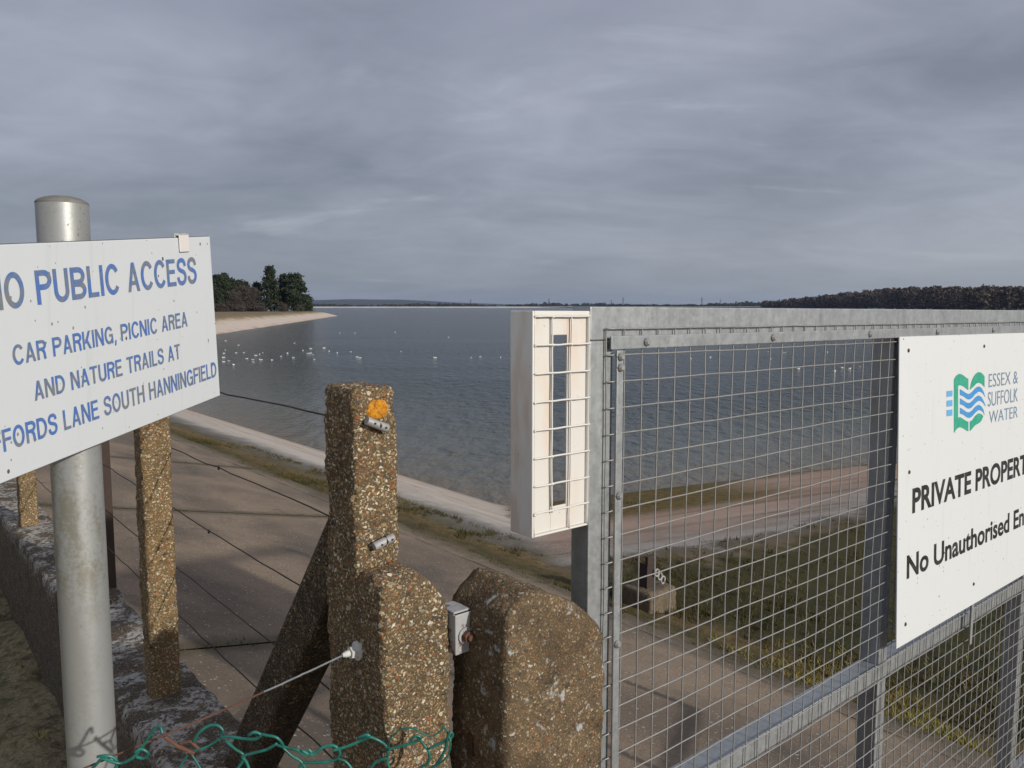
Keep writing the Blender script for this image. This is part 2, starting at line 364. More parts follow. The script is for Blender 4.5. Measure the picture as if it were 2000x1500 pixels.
def pvc():
    m, gg, bs = mat('green_coated_wire'); co = objc(gg)
    n = gg.noise(co, 40, 4, 0.6)
    col = gg.ramp(n, [(0.30, (0.008, 0.060, 0.052)), (0.52, (0.010, 0.125, 0.100)), (0.68, (0.022, 0.200, 0.160)), (0.76, (0.06, 0.08, 0.07))])
    setin(gg, bs, Base_Color=col, Roughness=0.38); return m
M['pvc'] = pvc()
m, gg, bs = mat('orange_lichen'); co = objc(gg)
setin(gg, bs, Base_Color=gg.ramp(gg.noise(co, 150, 5, 0.75), [(0.34, (0.20, 0.07, 0.006)), (0.46, (0.42, 0.16, 0.006)), (0.60, (0.58, 0.27, 0.012)), (0.72, (0.40, 0.30, 0.12))]), Roughness=0.9,
      Normal=bump(gg, gg.noise(co, 420, 3), 0.9, 0.002)); M['lichen'] = m

# ------------------------------------------------------------------ terrain
W0, KA = 9.83, 0.2296
C2 = Vector((2.193, 16.6)); QD = Vector((0.904, 0.428)).normalized(); QN = Vector((QD.y, -QD.x))
def waterline(s):
    if s < 40: return W0
    if s < 112: return W0 + 29.6 * sstep(50, 118, s)
    if s < 305: return W0 + 29.6 * sstep(50, 118, 112) + (s - 112) * 0.6196
    return W0 + 29.6 * sstep(50, 118, 112) + 193 * 0.6196 - (s - 305) * 2.0
def qof(x, y): v = Vector((x, y)) - C2; return v.dot(QN), v.dot(QD)
def hA(o): return KA * (W0 - o) if o > 0.8 else KA * (W0 - 0.8)
def hB(q): return min(0.80, 0.135 * q) if q > 0 else 0.23 * q
def near_h(o, s):
    v = EO * o + ES * s; q, r = qof(v.x, v.y)
    a, b = KA * (waterline(s) - o), hB(q)
    if s > 24: b = -9
    k = 0.10; hh = max(k - abs(a - b), 0) / k
    h = max(a, b) + hh * hh * k * 0.25
    return h, a - b, q, r

def ground_mat():
    m, gg, bs = mat('embankment_ground'); co = objc(gg)
    A = lambda n: gg.n('ShaderNodeAttribute', attribute_name=n).outputs['Fac']
    o, q, dz, al = A('o'), A('q'), A('ab'), A('s')
    os_ = gg.n('ShaderNodeCombineXYZ', {0: o, 1: al, 2: 0.0}).outputs[0]
    streak = gg.noise(gg.mapv(os_, (3.2, 0.13, 1)), 1.0, 7, 0.62, 0.5)        # runs along the bank
    blotch = gg.noise(co, 0.9, 7, 0.62, 0.3); fineb = gg.noise(co, 7, 6, 0.65); grit = gg.noise(co, 45, 4, 0.7)
    # left bank: by distance from the fence
    oo = gg.math('ADD', o, gg.math('ADD', gg.math('MULTIPLY', gg.math('SUBTRACT', blotch, 0.5), 1.3), gg.math('MULTIPLY', gg.math('SUBTRACT', fineb, 0.5), 0.5)))
    t = gg.n('ShaderNodeMapRange', {0: oo, 1: 5.0, 2: 10.5, 3: 0.0, 4: 1.0}).outputs[0]
    ca = gg.ramp(t, [(0.0, (0.095, 0.075, 0.05)), (0.10, (0.16, 0.115, 0.065)), (0.17, (0.075, 0.065, 0.03)), (0.25, (0.17, 0.115, 0.05)), (0.33, (0.12, 0.105, 0.07)),
                     (0.42, (0.17, 0.16, 0.145)), (0.49, (0.26, 0.245, 0.225)), (0.56, (0.50, 0.455, 0.405)), (0.80, (0.52, 0.45, 0.385)), (0.95, (0.40, 0.335, 0.27))])
    pale = gg.step(t, 0.46, 0.56)
    line = gg.step(gg.math('ABSOLUTE', gg.math('SUBTRACT', streak, 0.5)), 0.0, 0.035)
    ca = gg.mix(gg.math('MULTIPLY', gg.math('MULTIPLY', gg.math('SUBTRACT', 1.0, line), pale), 0.45), ca, (0.22, 0.17, 0.12))
    ca = gg.mix(gg.math('MULTIPLY', gg.step(streak, 0.42, 0.68), gg.math('MULTIPLY', pale, 0.40)), ca, (0.36, 0.305, 0.255))
    moss = gg.math('MULTIPLY', gg.math('SUBTRACT', 1.0, gg.step(t, 0.26, 0.44)), gg.step(fineb, 0.46, 0.62))
    ca = gg.mix(gg.math('MULTIPLY', moss, 0.7), ca, (0.060, 0.052, 0.020))
    # right bank: by distance from its own waterline
    qq = gg.math('ADD', q, gg.math('ADD', gg.math('MULTIPLY', gg.math('SUBTRACT', blotch, 0.5), 1.6), gg.math('MULTIPLY', gg.math('SUBTRACT', streak, 0.5), 1.0)))
    qq = gg.math('SUBTRACT', qq, gg.math('MULTIPLY', gg.math('SUBTRACT', 1.0, gg.step(A('r'), -1.0, 4.5)), 1.6))
    tq = gg.n('ShaderNodeMapRange', {0: qq, 1: 0.0, 2: 8.0, 3: 0.0, 4: 1.0}).outputs[0]
    cb = gg.ramp(tq, [(0.0, (0.16, 0.125, 0.07)), (0.06, (0.36, 0.255, 0.19)), (0.28, (0.40, 0.285, 0.22)), (0.40, (0.30, 0.235, 0.19)), (0.48, (0.36, 0.33, 0.30)),
                      (0.53, (0.14, 0.125, 0.105)), (0.565, (0.13, 0.10, 0.06)), (0.60, (0.050, 0.046, 0.019)), (1.0, (0.036, 0.038, 0.015))])
    qs = gg.n('ShaderNodeCombineXYZ', {0: q, 1: A('r'), 2: 0.0}).outputs[0]
    st2 = gg.noise(gg.mapv(qs, (2.6, 0.16, 1)), 1.0, 7, 0.62, 0.5)
    nm = gg.math('SUBTRACT', 1.0, gg.step(tq, 0.54, 0.62))
    cb = gg.mix(gg.math('MULTIPLY', gg.math('MULTIPLY', gg.step(st2, 0.50, 0.66), nm), 0.65), cb, (0.13, 0.095, 0.065))
    cb = gg.mix(gg.math('MULTIPLY', gg.math('MULTIPLY', gg.math('SUBTRACT', 1.0, gg.step(st2, 0.30, 0.44)), nm), 0.5), cb, (0.42, 0.37, 0.33))
    cb = gg.mix(gg.math('MULTIPLY', gg.math('MULTIPLY', gg.math('SUBTRACT', 1.0, nm), gg.step(fineb, 0.46, 0.60)), 0.8), cb, (0.058, 0.050, 0.016))
    weed = gg.math('MULTIPLY', gg.math('MULTIPLY', gg.math('SUBTRACT', 1.0, gg.step(A('r'), 1.2, 4.0)), gg.math('SUBTRACT', 1.0, gg.step(q, 2.4, 3.4))), 0.95)
    wc = gg.mix(gg.step(fineb, 0.42, 0.60), (0.17, 0.105, 0.028), (0.070, 0.068, 0.020))
    cb = gg.mix(weed, cb, wc)
    far = gg.step(al, 40, 90)          # headland: dry grass on top, pale stone below
    hgt = A('h'); hn = gg.math('ADD', hgt, gg.math('MULTIPLY', gg.math('SUBTRACT', gg.noise(gg.mapv(co, (1, 1, 4)), 0.30, 6, 0.68), 0.5), 1.9))
    ch = gg.ramp(gg.math('DIVIDE', hn, 2.4), [(0.0, (0.40, 0.33, 0.27)), (0.10, (0.56, 0.47, 0.40)), (0.45, (0.56, 0.48, 0.41)), (0.62, (0.42, 0.35, 0.25)), (0.72, (0.26, 0.20, 0.12)), (0.86, (0.20, 0.155, 0.09)), (1.0, (0.15, 0.12, 0.07))])
    ca = gg.mix(far, ca, ch)
    col = gg.mix(gg.step(dz, -0.10, 0.06), cb, ca)
    col = gg.mix(0.55, col, gg.ramp(grit, [(0.30, 0.62), (0.70, 1.25)]), 'MULTIPLY')
    wet = gg.math('SUBTRACT', 1.0, gg.step(hgt, 0.0, 0.05))
    col = gg.mix(gg.math('MULTIPLY', wet, 0.5), col, (0.08, 0.065, 0.045))
    hh = gg.math('ADD', gg.math('MULTIPLY', fineb, 0.7), gg.math('MULTIPLY', grit, 0.35))
    nonpale = gg.math('SUBTRACT', 1.0, gg.math('MULTIPLY', pale, 0.75))
    setin(gg, bs, Base_Color=col, Roughness=0.92, Normal=bump(gg, gg.math('MULTIPLY', hh, nonpale), 0.9, 0.05))
    bs.inputs['Specular IOR Level'].default_value = 0.2
    return m
M['ground'] = ground_mat()

def grid_terrain(name, os_list, s_list, hf, material, extra=0.0):
    mb = MB(); no, ns = len(os_list), len(s_list)
    at = {k: [] for k in ('o', 's', 'q', 'r', 'ab', 'h')}
    for s in s_list:
        for o in os_list:
            oo = o(s) if callable(o) else o
            h, ab, q, r = hf(oo, s); v = W(oo, s, EYE - h)
            rough = extra * (1 if h > 0.02 else 0)
            if rough:
                mo = (1 - sstep(6.9, 7.9, oo)) if ab > 0 else (1 - sstep(6.2, 5.0, q))
                if ab <= 0: mo = sstep(4.8, 6.4, q - 1.5 * (1 - sstep(-1, 4.5, r)))
                z = (noise.fractal(Vector((v.x, v.y, 0)) * 2.2, 0.9, 2.1, 4) * 0.6 + noise.noise(Vector((v.x, v.y, 7)) * 9) * 0.35) * rough
                v.z += z * (0.18 + 0.82 * max(0, min(1, mo)))
            mb.v.append(tuple(v))
            for k, val in zip(('o', 's', 'q', 'r', 'ab', 'h'), (oo, s, q, r, ab, h)): at[k].append(val)
    for i in range(ns - 1):
        for j in range(no - 1):
            a = i * no + j; mb.f.append((a, a + 1, a + 1 + no, a + no)); mb.m.append(0)
    for k, v in at.items(): mb.attr[k] = ('POINT', v)
    return structure(mb.obj(name, material, smooth=True))
def frange(a, b, st): n = int(round((b - a) / st)); return [a + (b - a) * i / n for i in range(n + 1)]
APR0, APR1 = 0.66, 5.72
near_s = frange(-14, 22, 0.09) + frange(22, 48, 0.35)[1:]
grid_terrain('embankment', [0.58] + frange(1.0, 5.4, 0.6) + frange(5.5, 12.6, 0.075) + frange(12.8, 30, 0.4), near_s, near_h, M['ground'], 0.055)
def head_h(o, s):
    w = waterline(s) - o
    h = min(2.05 + 0.25 * noise.noise(Vector((o * 0.02, s * 0.02, 3))) + 0.5 * (1 - sstep(47, 66, s)), 0.27 * w * (0.85 if s > 60 else 1)) if w > 0 else 0.25 * w
    return h, 5.0, -5.0, 0.0
offs = [-12, -6, -3, -1.5, 0, 0.7, 1.5, 2.3, 3.1, 4, 5, 6, 7, 8, 9.2, 12, 18, 30, 60, 120, 240, 420]
grid_terrain('headland', [(lambda s, w=w: waterline(s) - w) for w in offs], frange(46.5, 304, 2.0) + frange(305, 420, 2.5), head_h, M['ground'])

# concrete apron: slabs on the bank with mossy joints
def slab_mat():
    m, gg, bs = mat('apron_concrete'); co = objc(gg)
    A = lambda n: gg.n('ShaderNodeAttribute', attribute_name=n).outputs['Fac']
    os_ = gg.n('ShaderNodeCombineXYZ', {0: A('o'), 1: A('s'), 2: 0.0}).outputs[0]
    big = gg.noise(gg.mapv(os_, (0.8, 0.42, 1), (0, 0, 0.25)), 1.0, 6, 0.6, 0.5); mid = gg.noise(co, 6, 6, 0.65); grit = gg.noise(co, 60, 4, 0.75)
    v = gg.n('ShaderNodeTexVoronoi', {'Vector': co, 'Scale': 62.0}); rgb = gg.n('ShaderNodeSeparateColor', {0: v.outputs['Color']})
    col = gg.ramp(big, [(0.34, (0.110, 0.088, 0.068)), (0.46, (0.185, 0.142, 0.102)), (0.57, (0.270, 0.202, 0.140)), (0.70, (0.305, 0.232, 0.160))])
    col = gg.mix(gg.math('MULTIPLY', mid, 0.35), col, (0.10, 0.08, 0.06))
    stone = gg.math('MULTIPLY', gg.math('LESS_THAN', v.outputs['Distance'], gg.math('MULTIPLY', rgb.outputs[2], 0.55)), gg.math('LESS_THAN', rgb.outputs[1], 0.55))
    sc = gg.ramp(rgb.outputs[0], [(0.0, (0.28, 0.21, 0.15)), (0.3, (0.17, 0.12, 0.085)), (0.55, (0.24, 0.15, 0.10)), (0.75, (0.10, 0.085, 0.07)), (0.90, (0.48, 0.43, 0.36))], 'CONSTANT')
    col = gg.mix(gg.math('MULTIPLY', stone, 0.85), col, sc)
    v2 = gg.n('ShaderNodeTexVoronoi', {'Vector': co, 'Scale': 9.0}); r2 = gg.n('ShaderNodeSeparateColor', {0: v2.outputs['Color']})
    fl = gg.math('MULTIPLY', gg.math('LESS_THAN', v2.outputs['Distance'], gg.math('MULTIPLY', r2.outputs[0], 0.09)), gg.math('LESS_THAN', r2.outputs[1], 0.4))
    col = gg.mix(gg.math('MULTIPLY', fl, 0.45), col, (0.42, 0.46, 0.40))
    dk = gg.step(gg.noise(co, 3.2, 6, 0.7, 0.6), 0.58, 0.72)
    col = gg.mix(gg.math('MULTIPLY', dk, 0.55), col, (0.060, 0.050, 0.038))
    e = A('edge'); em = gg.math('MULTIPLY', gg.math('SUBTRACT', 1.0, gg.step(gg.math('ADD', e, gg.math('MULTIPLY', gg.math('SUBTRACT', mid, 0.5), 0.35)), 0.02, 0.22)), 0.8)
    col = gg.mix(em, col, (0.085, 0.070, 0.038))
    col = gg.mix(0.5, col, gg.ramp(grit, [(0.30, 0.60), (0.70, 1.30)]), 'MULTIPLY')
    setin(gg, bs, Base_Color=col, Roughness=0.9, Normal=bump(gg, gg.math('ADD', grit, gg.math('MULTIPLY', stone, 0.4)), 0.7, 0.008)); return m
M['slab'] = slab_mat()
def apron():
    mb = MB(); at = {k: [] for k in ('o', 's', 'edge')}
    joints = [-13.3, -8.8, -4.3, 0.2, 4.72, 9.2, 13.7, 18.2, 22.7, 27.2, 31.7, 36.2, 40.7, 45]
    for (o0, o1) in ((APR0, 5.345), (5.353, APR1)):
        for s0, s1 in zip(joints, joints[1:]):
            a, b = s0 + 0.012, s1 - 0.012
            kink = 0.03
            no = max(2, int((o1 - o0) / 0.12)); ns = int((b - a) / 0.15)
            if o0 > 1: no = 4
            k = len(mb.v); dz = 0.0; row = no + 3
            for i in range(ns + 1):
                for j in range(-1, no + 2):
                    jj = min(max(j, 0), no); o = o0 + (o1 - o0) * jj / no; s = a + (b - a) * i / ns
                    # joint runs a little askew, as on the photo
                    ss = s + 0.09 * (o - 1.4) * (1 if s1 < 20 else 0.5)
                    h = KA * (W0 - o) + kink + dz + 0.006 * noise.noise(Vector((o * 1.3, s * 1.3, 0)))
                    if j in (-1, no + 1) : h -= 0.12
                    if i in (0, ns): h -= 0.0
                    wob = 0.02 * noise.noise(Vector((s * 3, o * 0.5, 4))) if jj == no else 0
                    mb.v.append(tuple(W(o + wob, ss, EYE - h)))
                    at['o'].append(o); at['s'].append(s); at['edge'].append(min(s - a, b - s, 9 if o0 < 1 else (o1 - o) * 0.5, (o1 - o) + 0.1 if o0 < 1 else 9))
            for i in range(ns):
                for j in range(row - 1):
                    q = k + i * row + j; mb.f.append((q, q + 1, q + 1 + row, q + row)); mb.m.append(0)
    for kk, v in at.items(): mb.attr[kk] = ('POINT', v)
    ob = mb.obj('concrete_apron', M['slab'], smooth=True); ob.data.set_sharp_from_angle(angle=R(40)); return structure(ob)
random.seed(3)
apron()

# soil on the near side of the wall
def soil_mat():
    m, gg, bs = mat('mossy_soil'); co = objc(gg)
    a = gg.noise(co, 9, 7, 0.68, 0.2); b = gg.noise(co, 45, 5, 0.7)
    col = gg.ramp(a, [(0.30, (0.05, 0.05, 0.025)), (0.44, (0.15, 0.125, 0.06)), (0.54, (0.33, 0.27, 0.16)), (0.66, (0.10, 0.11, 0.035)), (0.78, (0.28, 0.25, 0.18))])
    col = gg.mix(0.7, col, gg.ramp(b, [(0.3, 0.45), (0.7, 1.4)]), 'MULTIPLY')
    v = gg.n('ShaderNodeTexVoronoi', {'Vector': co, 'Scale': 34.0}); rg = gg.n('ShaderNodeSeparateColor', {0: v.outputs['Color']})
    pk = gg.math('MULTIPLY', gg.math('LESS_THAN', v.outputs['Distance'], gg.math('MULTIPLY', rg.outputs[0], 0.5)), gg.math('LESS_THAN', rg.outputs[1], 0.4))
    col = gg.mix(gg.math('MULTIPLY', pk, 0.8), col, gg.ramp(rg.outputs[2], [(0.2, (0.16, 0.12, 0.075)), (0.8, (0.36, 0.30, 0.21))]))
    setin(gg, bs, Base_Color=col, Roughness=0.95, Normal=bump(gg, gg.math('ADD', gg.math('ADD', a, gg.math('MULTIPLY', pk, 0.4)), gg.math('MULTIPLY', b, 0.6)), 0.9, 0.03)); return m
M['soil'] = soil_mat()
mb = MB(); oss = frange(-14, -1, 0.5) + frange(-0.9, 0.62, 0.05); sss = frange(-14, 0, 0.4) + frange(0.06, 6, 0.06) + frange(6.3, 48, 0.5); no = len(oss)
for s in sss:
    for o in oss:
        v = W(o, s, 1.47); v.z += 0.05 * noise.fractal(v * 3, 0.8, 2.0, 4) + 0.10 * sstep(-0.2, -2, o); mb.v.append(tuple(v))
for i in range(len(sss) - 1):
    for j in range(no - 1): q = i * no + j; mb.f.append((q, q + 1, q + 1 + no, q + no)); mb.m.append(0)
structure(mb.obj('ground', M['soil'], smooth=True))

# water
def water_mat():
    m, gg, bs = mat('lake_water'); co = objc(gg)
    o = gg.vmath('DOT_PRODUCT', co, tuple(EO)); rel = gg.vmath('SUBTRACT', co, (C2.x, C2.y, 0))
    q = gg.vmath('DOT_PRODUCT', rel, (QN.x, QN.y, 0))
    dist = gg.math('MINIMUM', gg.math('SUBTRACT', o, W0), gg.math('MULTIPLY', q, -1.0))
    dist = gg.math('ADD', dist, gg.math('MULTIPLY', gg.math('SUBTRACT', gg.noise(co, 0.5, 4), 0.5), 2.0))
    col = gg.ramp(gg.math('DIVIDE', dist, 14.0), [(0.0, (0.14, 0.11, 0.065)), (0.08, (0.115, 0.105, 0.075)), (0.35, (0.078, 0.090, 0.080)), (1.0, (0.040, 0.052, 0.055))])
    w1 = gg.noise(gg.mapv(co, (1.0, 1.5, 1), (0, 0, R(25))), 1.6, 5, 0.62, 0.3)
    w2 = gg.noise(gg.mapv(co, (1.9, 0.85, 1), (0, 0, R(12))), 1.0, 3, 0.5, 0.3)
    patch = gg.ramp(gg.noise(gg.mapv(co, (0.03, 0.09, 1)), 1.0, 4, 0.6), [(0.35, 0.55), (0.65, 1.0)])
    calm = gg.math('ADD', gg.math('MULTIPLY', gg.step(dist, 0.5, 16.0), 0.8), 0.2)
    w3 = gg.noise(gg.mapv(co, (1.0, 1.7, 1), (0, 0, R(18))), 6.5, 3, 0.55, 0.3)
    h = gg.math('MULTIPLY', gg.math('ADD', gg.math('ADD', gg.math('MULTIPLY', w1, 0.80), gg.math('MULTIPLY', w3, 0.045)), gg.math('MULTIPLY', w2, 1.35)), gg.math('MULTIPLY', calm, patch))
    setin(gg, bs, Base_Color=col, Roughness=0.13, IOR=1.33, Normal=bump(gg, h, 1.0, 1.0)); return m
M['water'] = water_mat()
mb = MB()
ring = [-9000, -2000, -400, -100, 0, 30, 100, 400, 2000, 9000]
yr = [-60, 0, 30, 100, 400, 1500, 2600, 12000]
for y in yr:
    for x in ring: mb.v.append((x, y, 0))
for i in range(len(yr) - 1):
    for j in range(len(ring) - 1): q = i * len(ring) + j; mb.f.append((q, q + 1, q + 1 + len(ring), q + len(ring))); mb.m.append(0)
structure(mb.obj('water', M['water']))
# lake bed and base earth: one sheet far below, so nothing is open from the side
def plain(name, c, c2=None, sc=1.0, rough=0.9):
    m, gg, bs = mat(name); co = objc(gg); n = gg.noise(co, sc, 5, 0.6)
    setin(gg, bs, Base_Color=gg.mix(gg.step(n, 0.35, 0.65), c, c2 or tuple(x * 0.6 for x in c)), Roughness=rough); return m
M['stone_far'] = plain('far_dam_stone', (0.50, 0.46, 0.41), (0.40, 0.37, 0.33), 0.02)
M['hill'] = plain('far_hills', (0.026, 0.036, 0.050), (0.040, 0.050, 0.060), 0.006)
M['wood'] = None

# far dam and land
mb = MB()
pts = []
for i in range(0, 61):
    x = -2600 + i * (4700 / 60); y = 2450 + 60 * math.sin(x * 0.0013)
    pts.append((x, y))
for x, y in pts: mb.v += [(x, y, -1), (x, y + 11, 3.6), (x, y + 18, 3.6)]
for i in range(len(pts) - 1):
    for j in range(2): q = i * 3 + j; mb.f.append((q, q + 3, q + 4, q + 1)); mb.m.append(0)
structure(mb.obj('far_dam', M['stone_far']))
mb = MB()
ys = [2462, 2700, 3200, 4200, 5200, 5800, 6400, 7200, 9000]; xs = frange(-4200, 4600, 55)
for y in ys:
    for x in xs:
        px = 1000 + x / y * F_PX
        bump_ = math.exp(-((px - 730) / 130) ** 2) * 11 + 4.2 * math.exp(-((px - 560) / 180) ** 2)
        ridge = sstep(4200, 5800, y) * (9 + 24 * sstep(1150, 760, px) + bump_ * 1.6 + 3.5 * noise.noise(Vector((x * 0.004, y * 0.002, 1))))
        mb.v.append((x, y, (3.2 if y > 2465 else 2.5) + ridge + 0.8 * noise.noise(Vector((x * 0.01, y * 0.01, 5)))))
for i in range(len(ys) - 1):
    for j in range(len(xs) - 1): q = i * len(xs) + j; mb.f.append((q, q + 1, q + 1 + len(xs), q + len(xs))); mb.m.append(0)
structure(mb.obj('hills', M['hill'], smooth=True))

# ------------------------------------------------------------------ vegetation
def leafmat(name, a, b, c):
    m, gg, bs = mat(name)
    r = gg.n('ShaderNodeAttribute', attribute_name='tone').outputs['Fac']
    setin(gg, bs, Base_Color=gg.ramp(r, [(0.0, a), (0.5, b), (1.0, c)]), Roughness=0.85)
    bs.inputs['Specular IOR Level'].default_value = 0.2
    return m
M['pine'] = leafmat('pine_foliage', (0.012, 0.020, 0.013), (0.030, 0.042, 0.022), (0.062, 0.072, 0.030))
M['twig'] = leafmat('bare_twigs', (0.038, 0.032, 0.026), (0.070, 0.058, 0.048), (0.115, 0.096, 0.078))
M['bark'] = plain('bark', (0.09, 0.065, 0.05), (0.05, 0.04, 0.032), 3.0)
M['woodleaf'] = leafmat('winter_wood', (0.052, 0.041, 0.033), (0.078, 0.060, 0.046), (0.108, 0.080, 0.060))
M['woodfar'] = leafmat('distant_trees', (0.018, 0.022, 0.020), (0.035, 0.038, 0.032), (0.055, 0.055, 0.045))
M['grass'] = leafmat('rough_grass', (0.030, 0.032, 0.010), (0.078, 0.066, 0.022), (0.22, 0.155, 0.07))
M['fresh_grass'] = leafmat('fresh_grass', (0.08, 0.078, 0.018), (0.23, 0.20, 0.045), (0.38, 0.31, 0.11))
def quad(mb, p, u, v): mb.add([p - u - v, p + u - v, p + u + v, p - u + v], [(0, 1, 2, 3)])
def rv(): return Vector((random.gauss(0, 1), random.gauss(0, 1), random.gauss(0, 1))).normalized()
def crown(mb, tones, base, h, prof, nclump, per, csize, leaf, z0=0.0, thin=1.0):
    for _ in range(nclump):
        t = random.random() ** 0.9; a = random.uniform(0, 2 * math.pi)
        lob = 0.82 + 0.80 * noise.noise(Vector((math.cos(a) * 1.6 + base.x, math.sin(a) * 1.6, t * 13 + base.y)))
        r = prof(t) * lob * math.sqrt(random.uniform(0.25, 1))
        c = base + Vector((math.cos(a) * r, math.sin(a) * r, z0 + t * (h - z0)))
        tone = min(1, max(0, random.gauss(0.45, 0.2)))
        for _ in range(per):
            p = c + Vector((random.gauss(0, csize), random.gauss(0, csize), random.gauss(0, csize * 0.55)))
            u = rv() * leaf * random.uniform(0.6, 1.3); v = u.cross(rv()).normalized() * leaf * thin * random.uniform(0.6, 1.3)
            quad(mb, p, u, v); tones.append(min(1, max(0, tone + random.gauss(0, 0.12))))
def make_tree(kind, label, px, base_py, top_py, width_px, Y, profile, group=None, z_ground=None):
    b = atY(px, base_py, Y); top = atY(px, top_py, Y); wid = width_px / F_PX * Y / 2
    zg = near = None
    o, s = OS(b.x, b.y); hh = head_h(o, s)[0]; base = Vector((b.x, b.y, max(hh, 0.3) - 0.1)); h = top.z - base.z
    name = 'pine_tree' if kind == 'pine' else ('bare_tree' if kind == 'bare' else 'shrub')
    t = thing(name, label, 'tree' if kind != 'shrub' else 'shrub', base, group)
    tr = MB(); m = 9; lean = Vector((random.uniform(-.3, .3), random.uniform(-.3, .3), 0))
    path = [base + lean * (i / m) ** 2 * 1.5 + Vector((0, 0, h * 0.93 * i / m)) for i in range(m + 1)]
    r0 = h * 0.016 + 0.04
    tr.tube(path, [r0 * (1 - 0.9 * i / m) for i in range(m + 1)], 7)
    nb = 26 if kind != 'shrub' else 10
    for i in range(nb):
        tt = random.uniform(0.18, 0.95); p = base + lean * tt ** 2 * 1.5 + Vector((0, 0, h * 0.93 * tt)); a = random.uniform(0, 6.28)
        L = wid * profile(tt) * random.uniform(0.6, 0.95); upz = L * (0.15 if kind == 'pine' else 0.8)
        e = p + Vector((math.cos(a) * L, math.sin(a) * L, min(upz, h * 0.98 - h * tt * 0.93)))
        tr.tube([p, (p + e) / 2 + Vector((0, 0, 0.1 * L)), e], [r0 * 0.35 * (1 - tt * 0.6), r0 * 0.22 * (1 - tt * .6), 0.02], 5)
    tr.obj('trunk', M['bark'], t)
    cr = MB(); tones = []
    if kind == 'pine': crown(cr, tones, base, h, lambda x: wid * profile(x), 260, 18, 0.70, 0.34, h * 0.04, 0.6)
    elif kind == 'bare': crown(cr, tones, base, h, lambda x: wid * profile(x), 170, 18, 0.8, 0.45, h * 0.06, 0.14)
    else: crown(cr, tones, base, h, lambda x: wid * profile(x), 70, 14, 0.6, 0.34, 0.0, 0.2)
    cr.attr['tone'] = ('FACE', tones)
    cr.obj('crown', M['pine'] if kind == 'pine' else M['twig'], t)
random.seed(11)
conic = lambda t: (0.45 + 0.55 * min(1, t / 0.12)) * (1 - 0.97 * max(0, (t - 0.12) / 0.88) ** 1.05)
broad = lambda t: math.sqrt(max(0.0, 1 - ((t - 0.42) / 0.62) ** 2))
high = lambda t: math.sqrt(max(0.0, 1 - ((t - 0.62) / 0.50) ** 2)) if t > 0.15 else 0.45
for a in [
    ('pine', 'tallest dark pine on the headland, with a pointed crown', 529, 608, 521, 62, 322, conic),
    ('pine', 'tall dark pine just right of the tallest pine', 556, 608, 538, 36, 326, conic),
    ('pine', 'round-topped pine with lighter green top near the headland tip', 577, 608, 537, 40, 322, high),
    ('pine', 'small bushy evergreen at the very tip of the headland wood', 596, 606, 578, 24, 330, broad),
    ('pine', 'dark pine just left of the tallest pine', 503, 608, 554, 24, 330, conic),
    ('pine', 'dark pine touching the edge of the blue-lettered sign', 424, 609, 539, 36, 300, high),
    ('pine', 'dark pine second from the blue-lettered sign', 440, 609, 536, 34, 318, conic),
    ('pine', 'slim dark pine third from the blue-lettered sign', 452, 609, 546, 22, 326, conic),
    ('pine', 'slim dark pine standing behind brown bare trees', 465, 609, 549, 24, 340, high),
    ('pine', 'low pine showing its top above the brown bare trees', 479, 609, 552, 24, 345, conic),
    ('bare', 'broad brown bare tree in the middle of the headland wood', 474, 609, 560, 34, 316, broad),
    ('bare', 'brown bare tree at the left foot of the tallest pine', 493, 609, 564, 30, 318, broad),
    ('bare', 'brown bare tree in front of the slim dark pines', 457, 609, 572, 28, 312, broad),
    ('shrub', 'reddish-brown bare shrub at the foot of the tall pines on the right', 552, 609, 592, 18, 316, broad),
    ('shrub', 'reddish-brown bare shrub nearest the headland tip', 583, 608, 595, 24, 322, broad),
    ('shrub', 'reddish-brown shrub nearest the blue-lettered sign', 432, 611, 594, 26, 296, broad),
    ('shrub', 'brown shrub below the low pine in the middle of the wood', 466, 610, 596, 26, 306, broad),
    ('shrub', 'brown shrub beside the foot of the tallest pine', 508, 610, 594, 22, 314, broad)]:
    make_tree(*a, group='trees on the headland')

# wooded shore on the right: a mass of bare crowns
random.seed(5)
mb = MB(); tones = []
for i in range(1150):
    px = 1487 + 800 * random.random(); e = min(1, (px - 1487) / 420)
    Y = random.uniform(1500 - 800 * e, 1620 - 500 * e); x = (px - 1000) / F_PX * Y
    gz = 0.6 + (Y - (1500 - 800 * e)) * 0.012
    topz = EYE + Y / F_PX * (598.5 - (588.5 - 28 * sstep(1486, 1800, px) ** 0.75)) + 1.2 * noise.noise(Vector((px * 0.03, 3, 0)))
    h = max(3, (topz - gz) * random.uniform(0.72, 1.0)); wid = random.uniform(3.5, 6.0) * (0.6 + 0.4 * e)
    crown(mb, tones, Vector((x, Y, gz)), h, lambda t: wid * (0.45 + 0.55 * broad(t)) if t < .85 else wid * broad(t), 15, 8, 1.3, 1.15, 0.0, 0.7)
mb.attr['tone'] = ('FACE', tones)
o = mb.obj('bare_woodland', M['woodleaf']); o['kind'] = 'stuff'
tag(o, 'dark brown bare winter woodland along the right-hand shore', 'woodland')
mb = MB(); tones = []                                   # hedges and trees beyond the far dam
for i in range(900):
    px = random.uniform(600, 1500); Y = random.uniform(2600, 3500); x = (px - 1000) / F_PX * Y
    dn = noise.noise(Vector((px * 0.012, 2, 0)))
    if dn < -0.15 and random.random() < 0.75: continue
    tall = 5 + 7 * max(0, dn + 0.2) + (6 if 1060 < px < 1180 or px > 1380 else 0) + (3 if 800 < px < 930 else 0)
    crown(mb, tones, Vector((x, Y, 3.0)), tall * random.uniform(0.7, 1.1), lambda t: 8 * broad(t), 5, 5, 2.2, 2.4, 0.0, 0.7)
mb.attr['tone'] = ('FACE', tones)
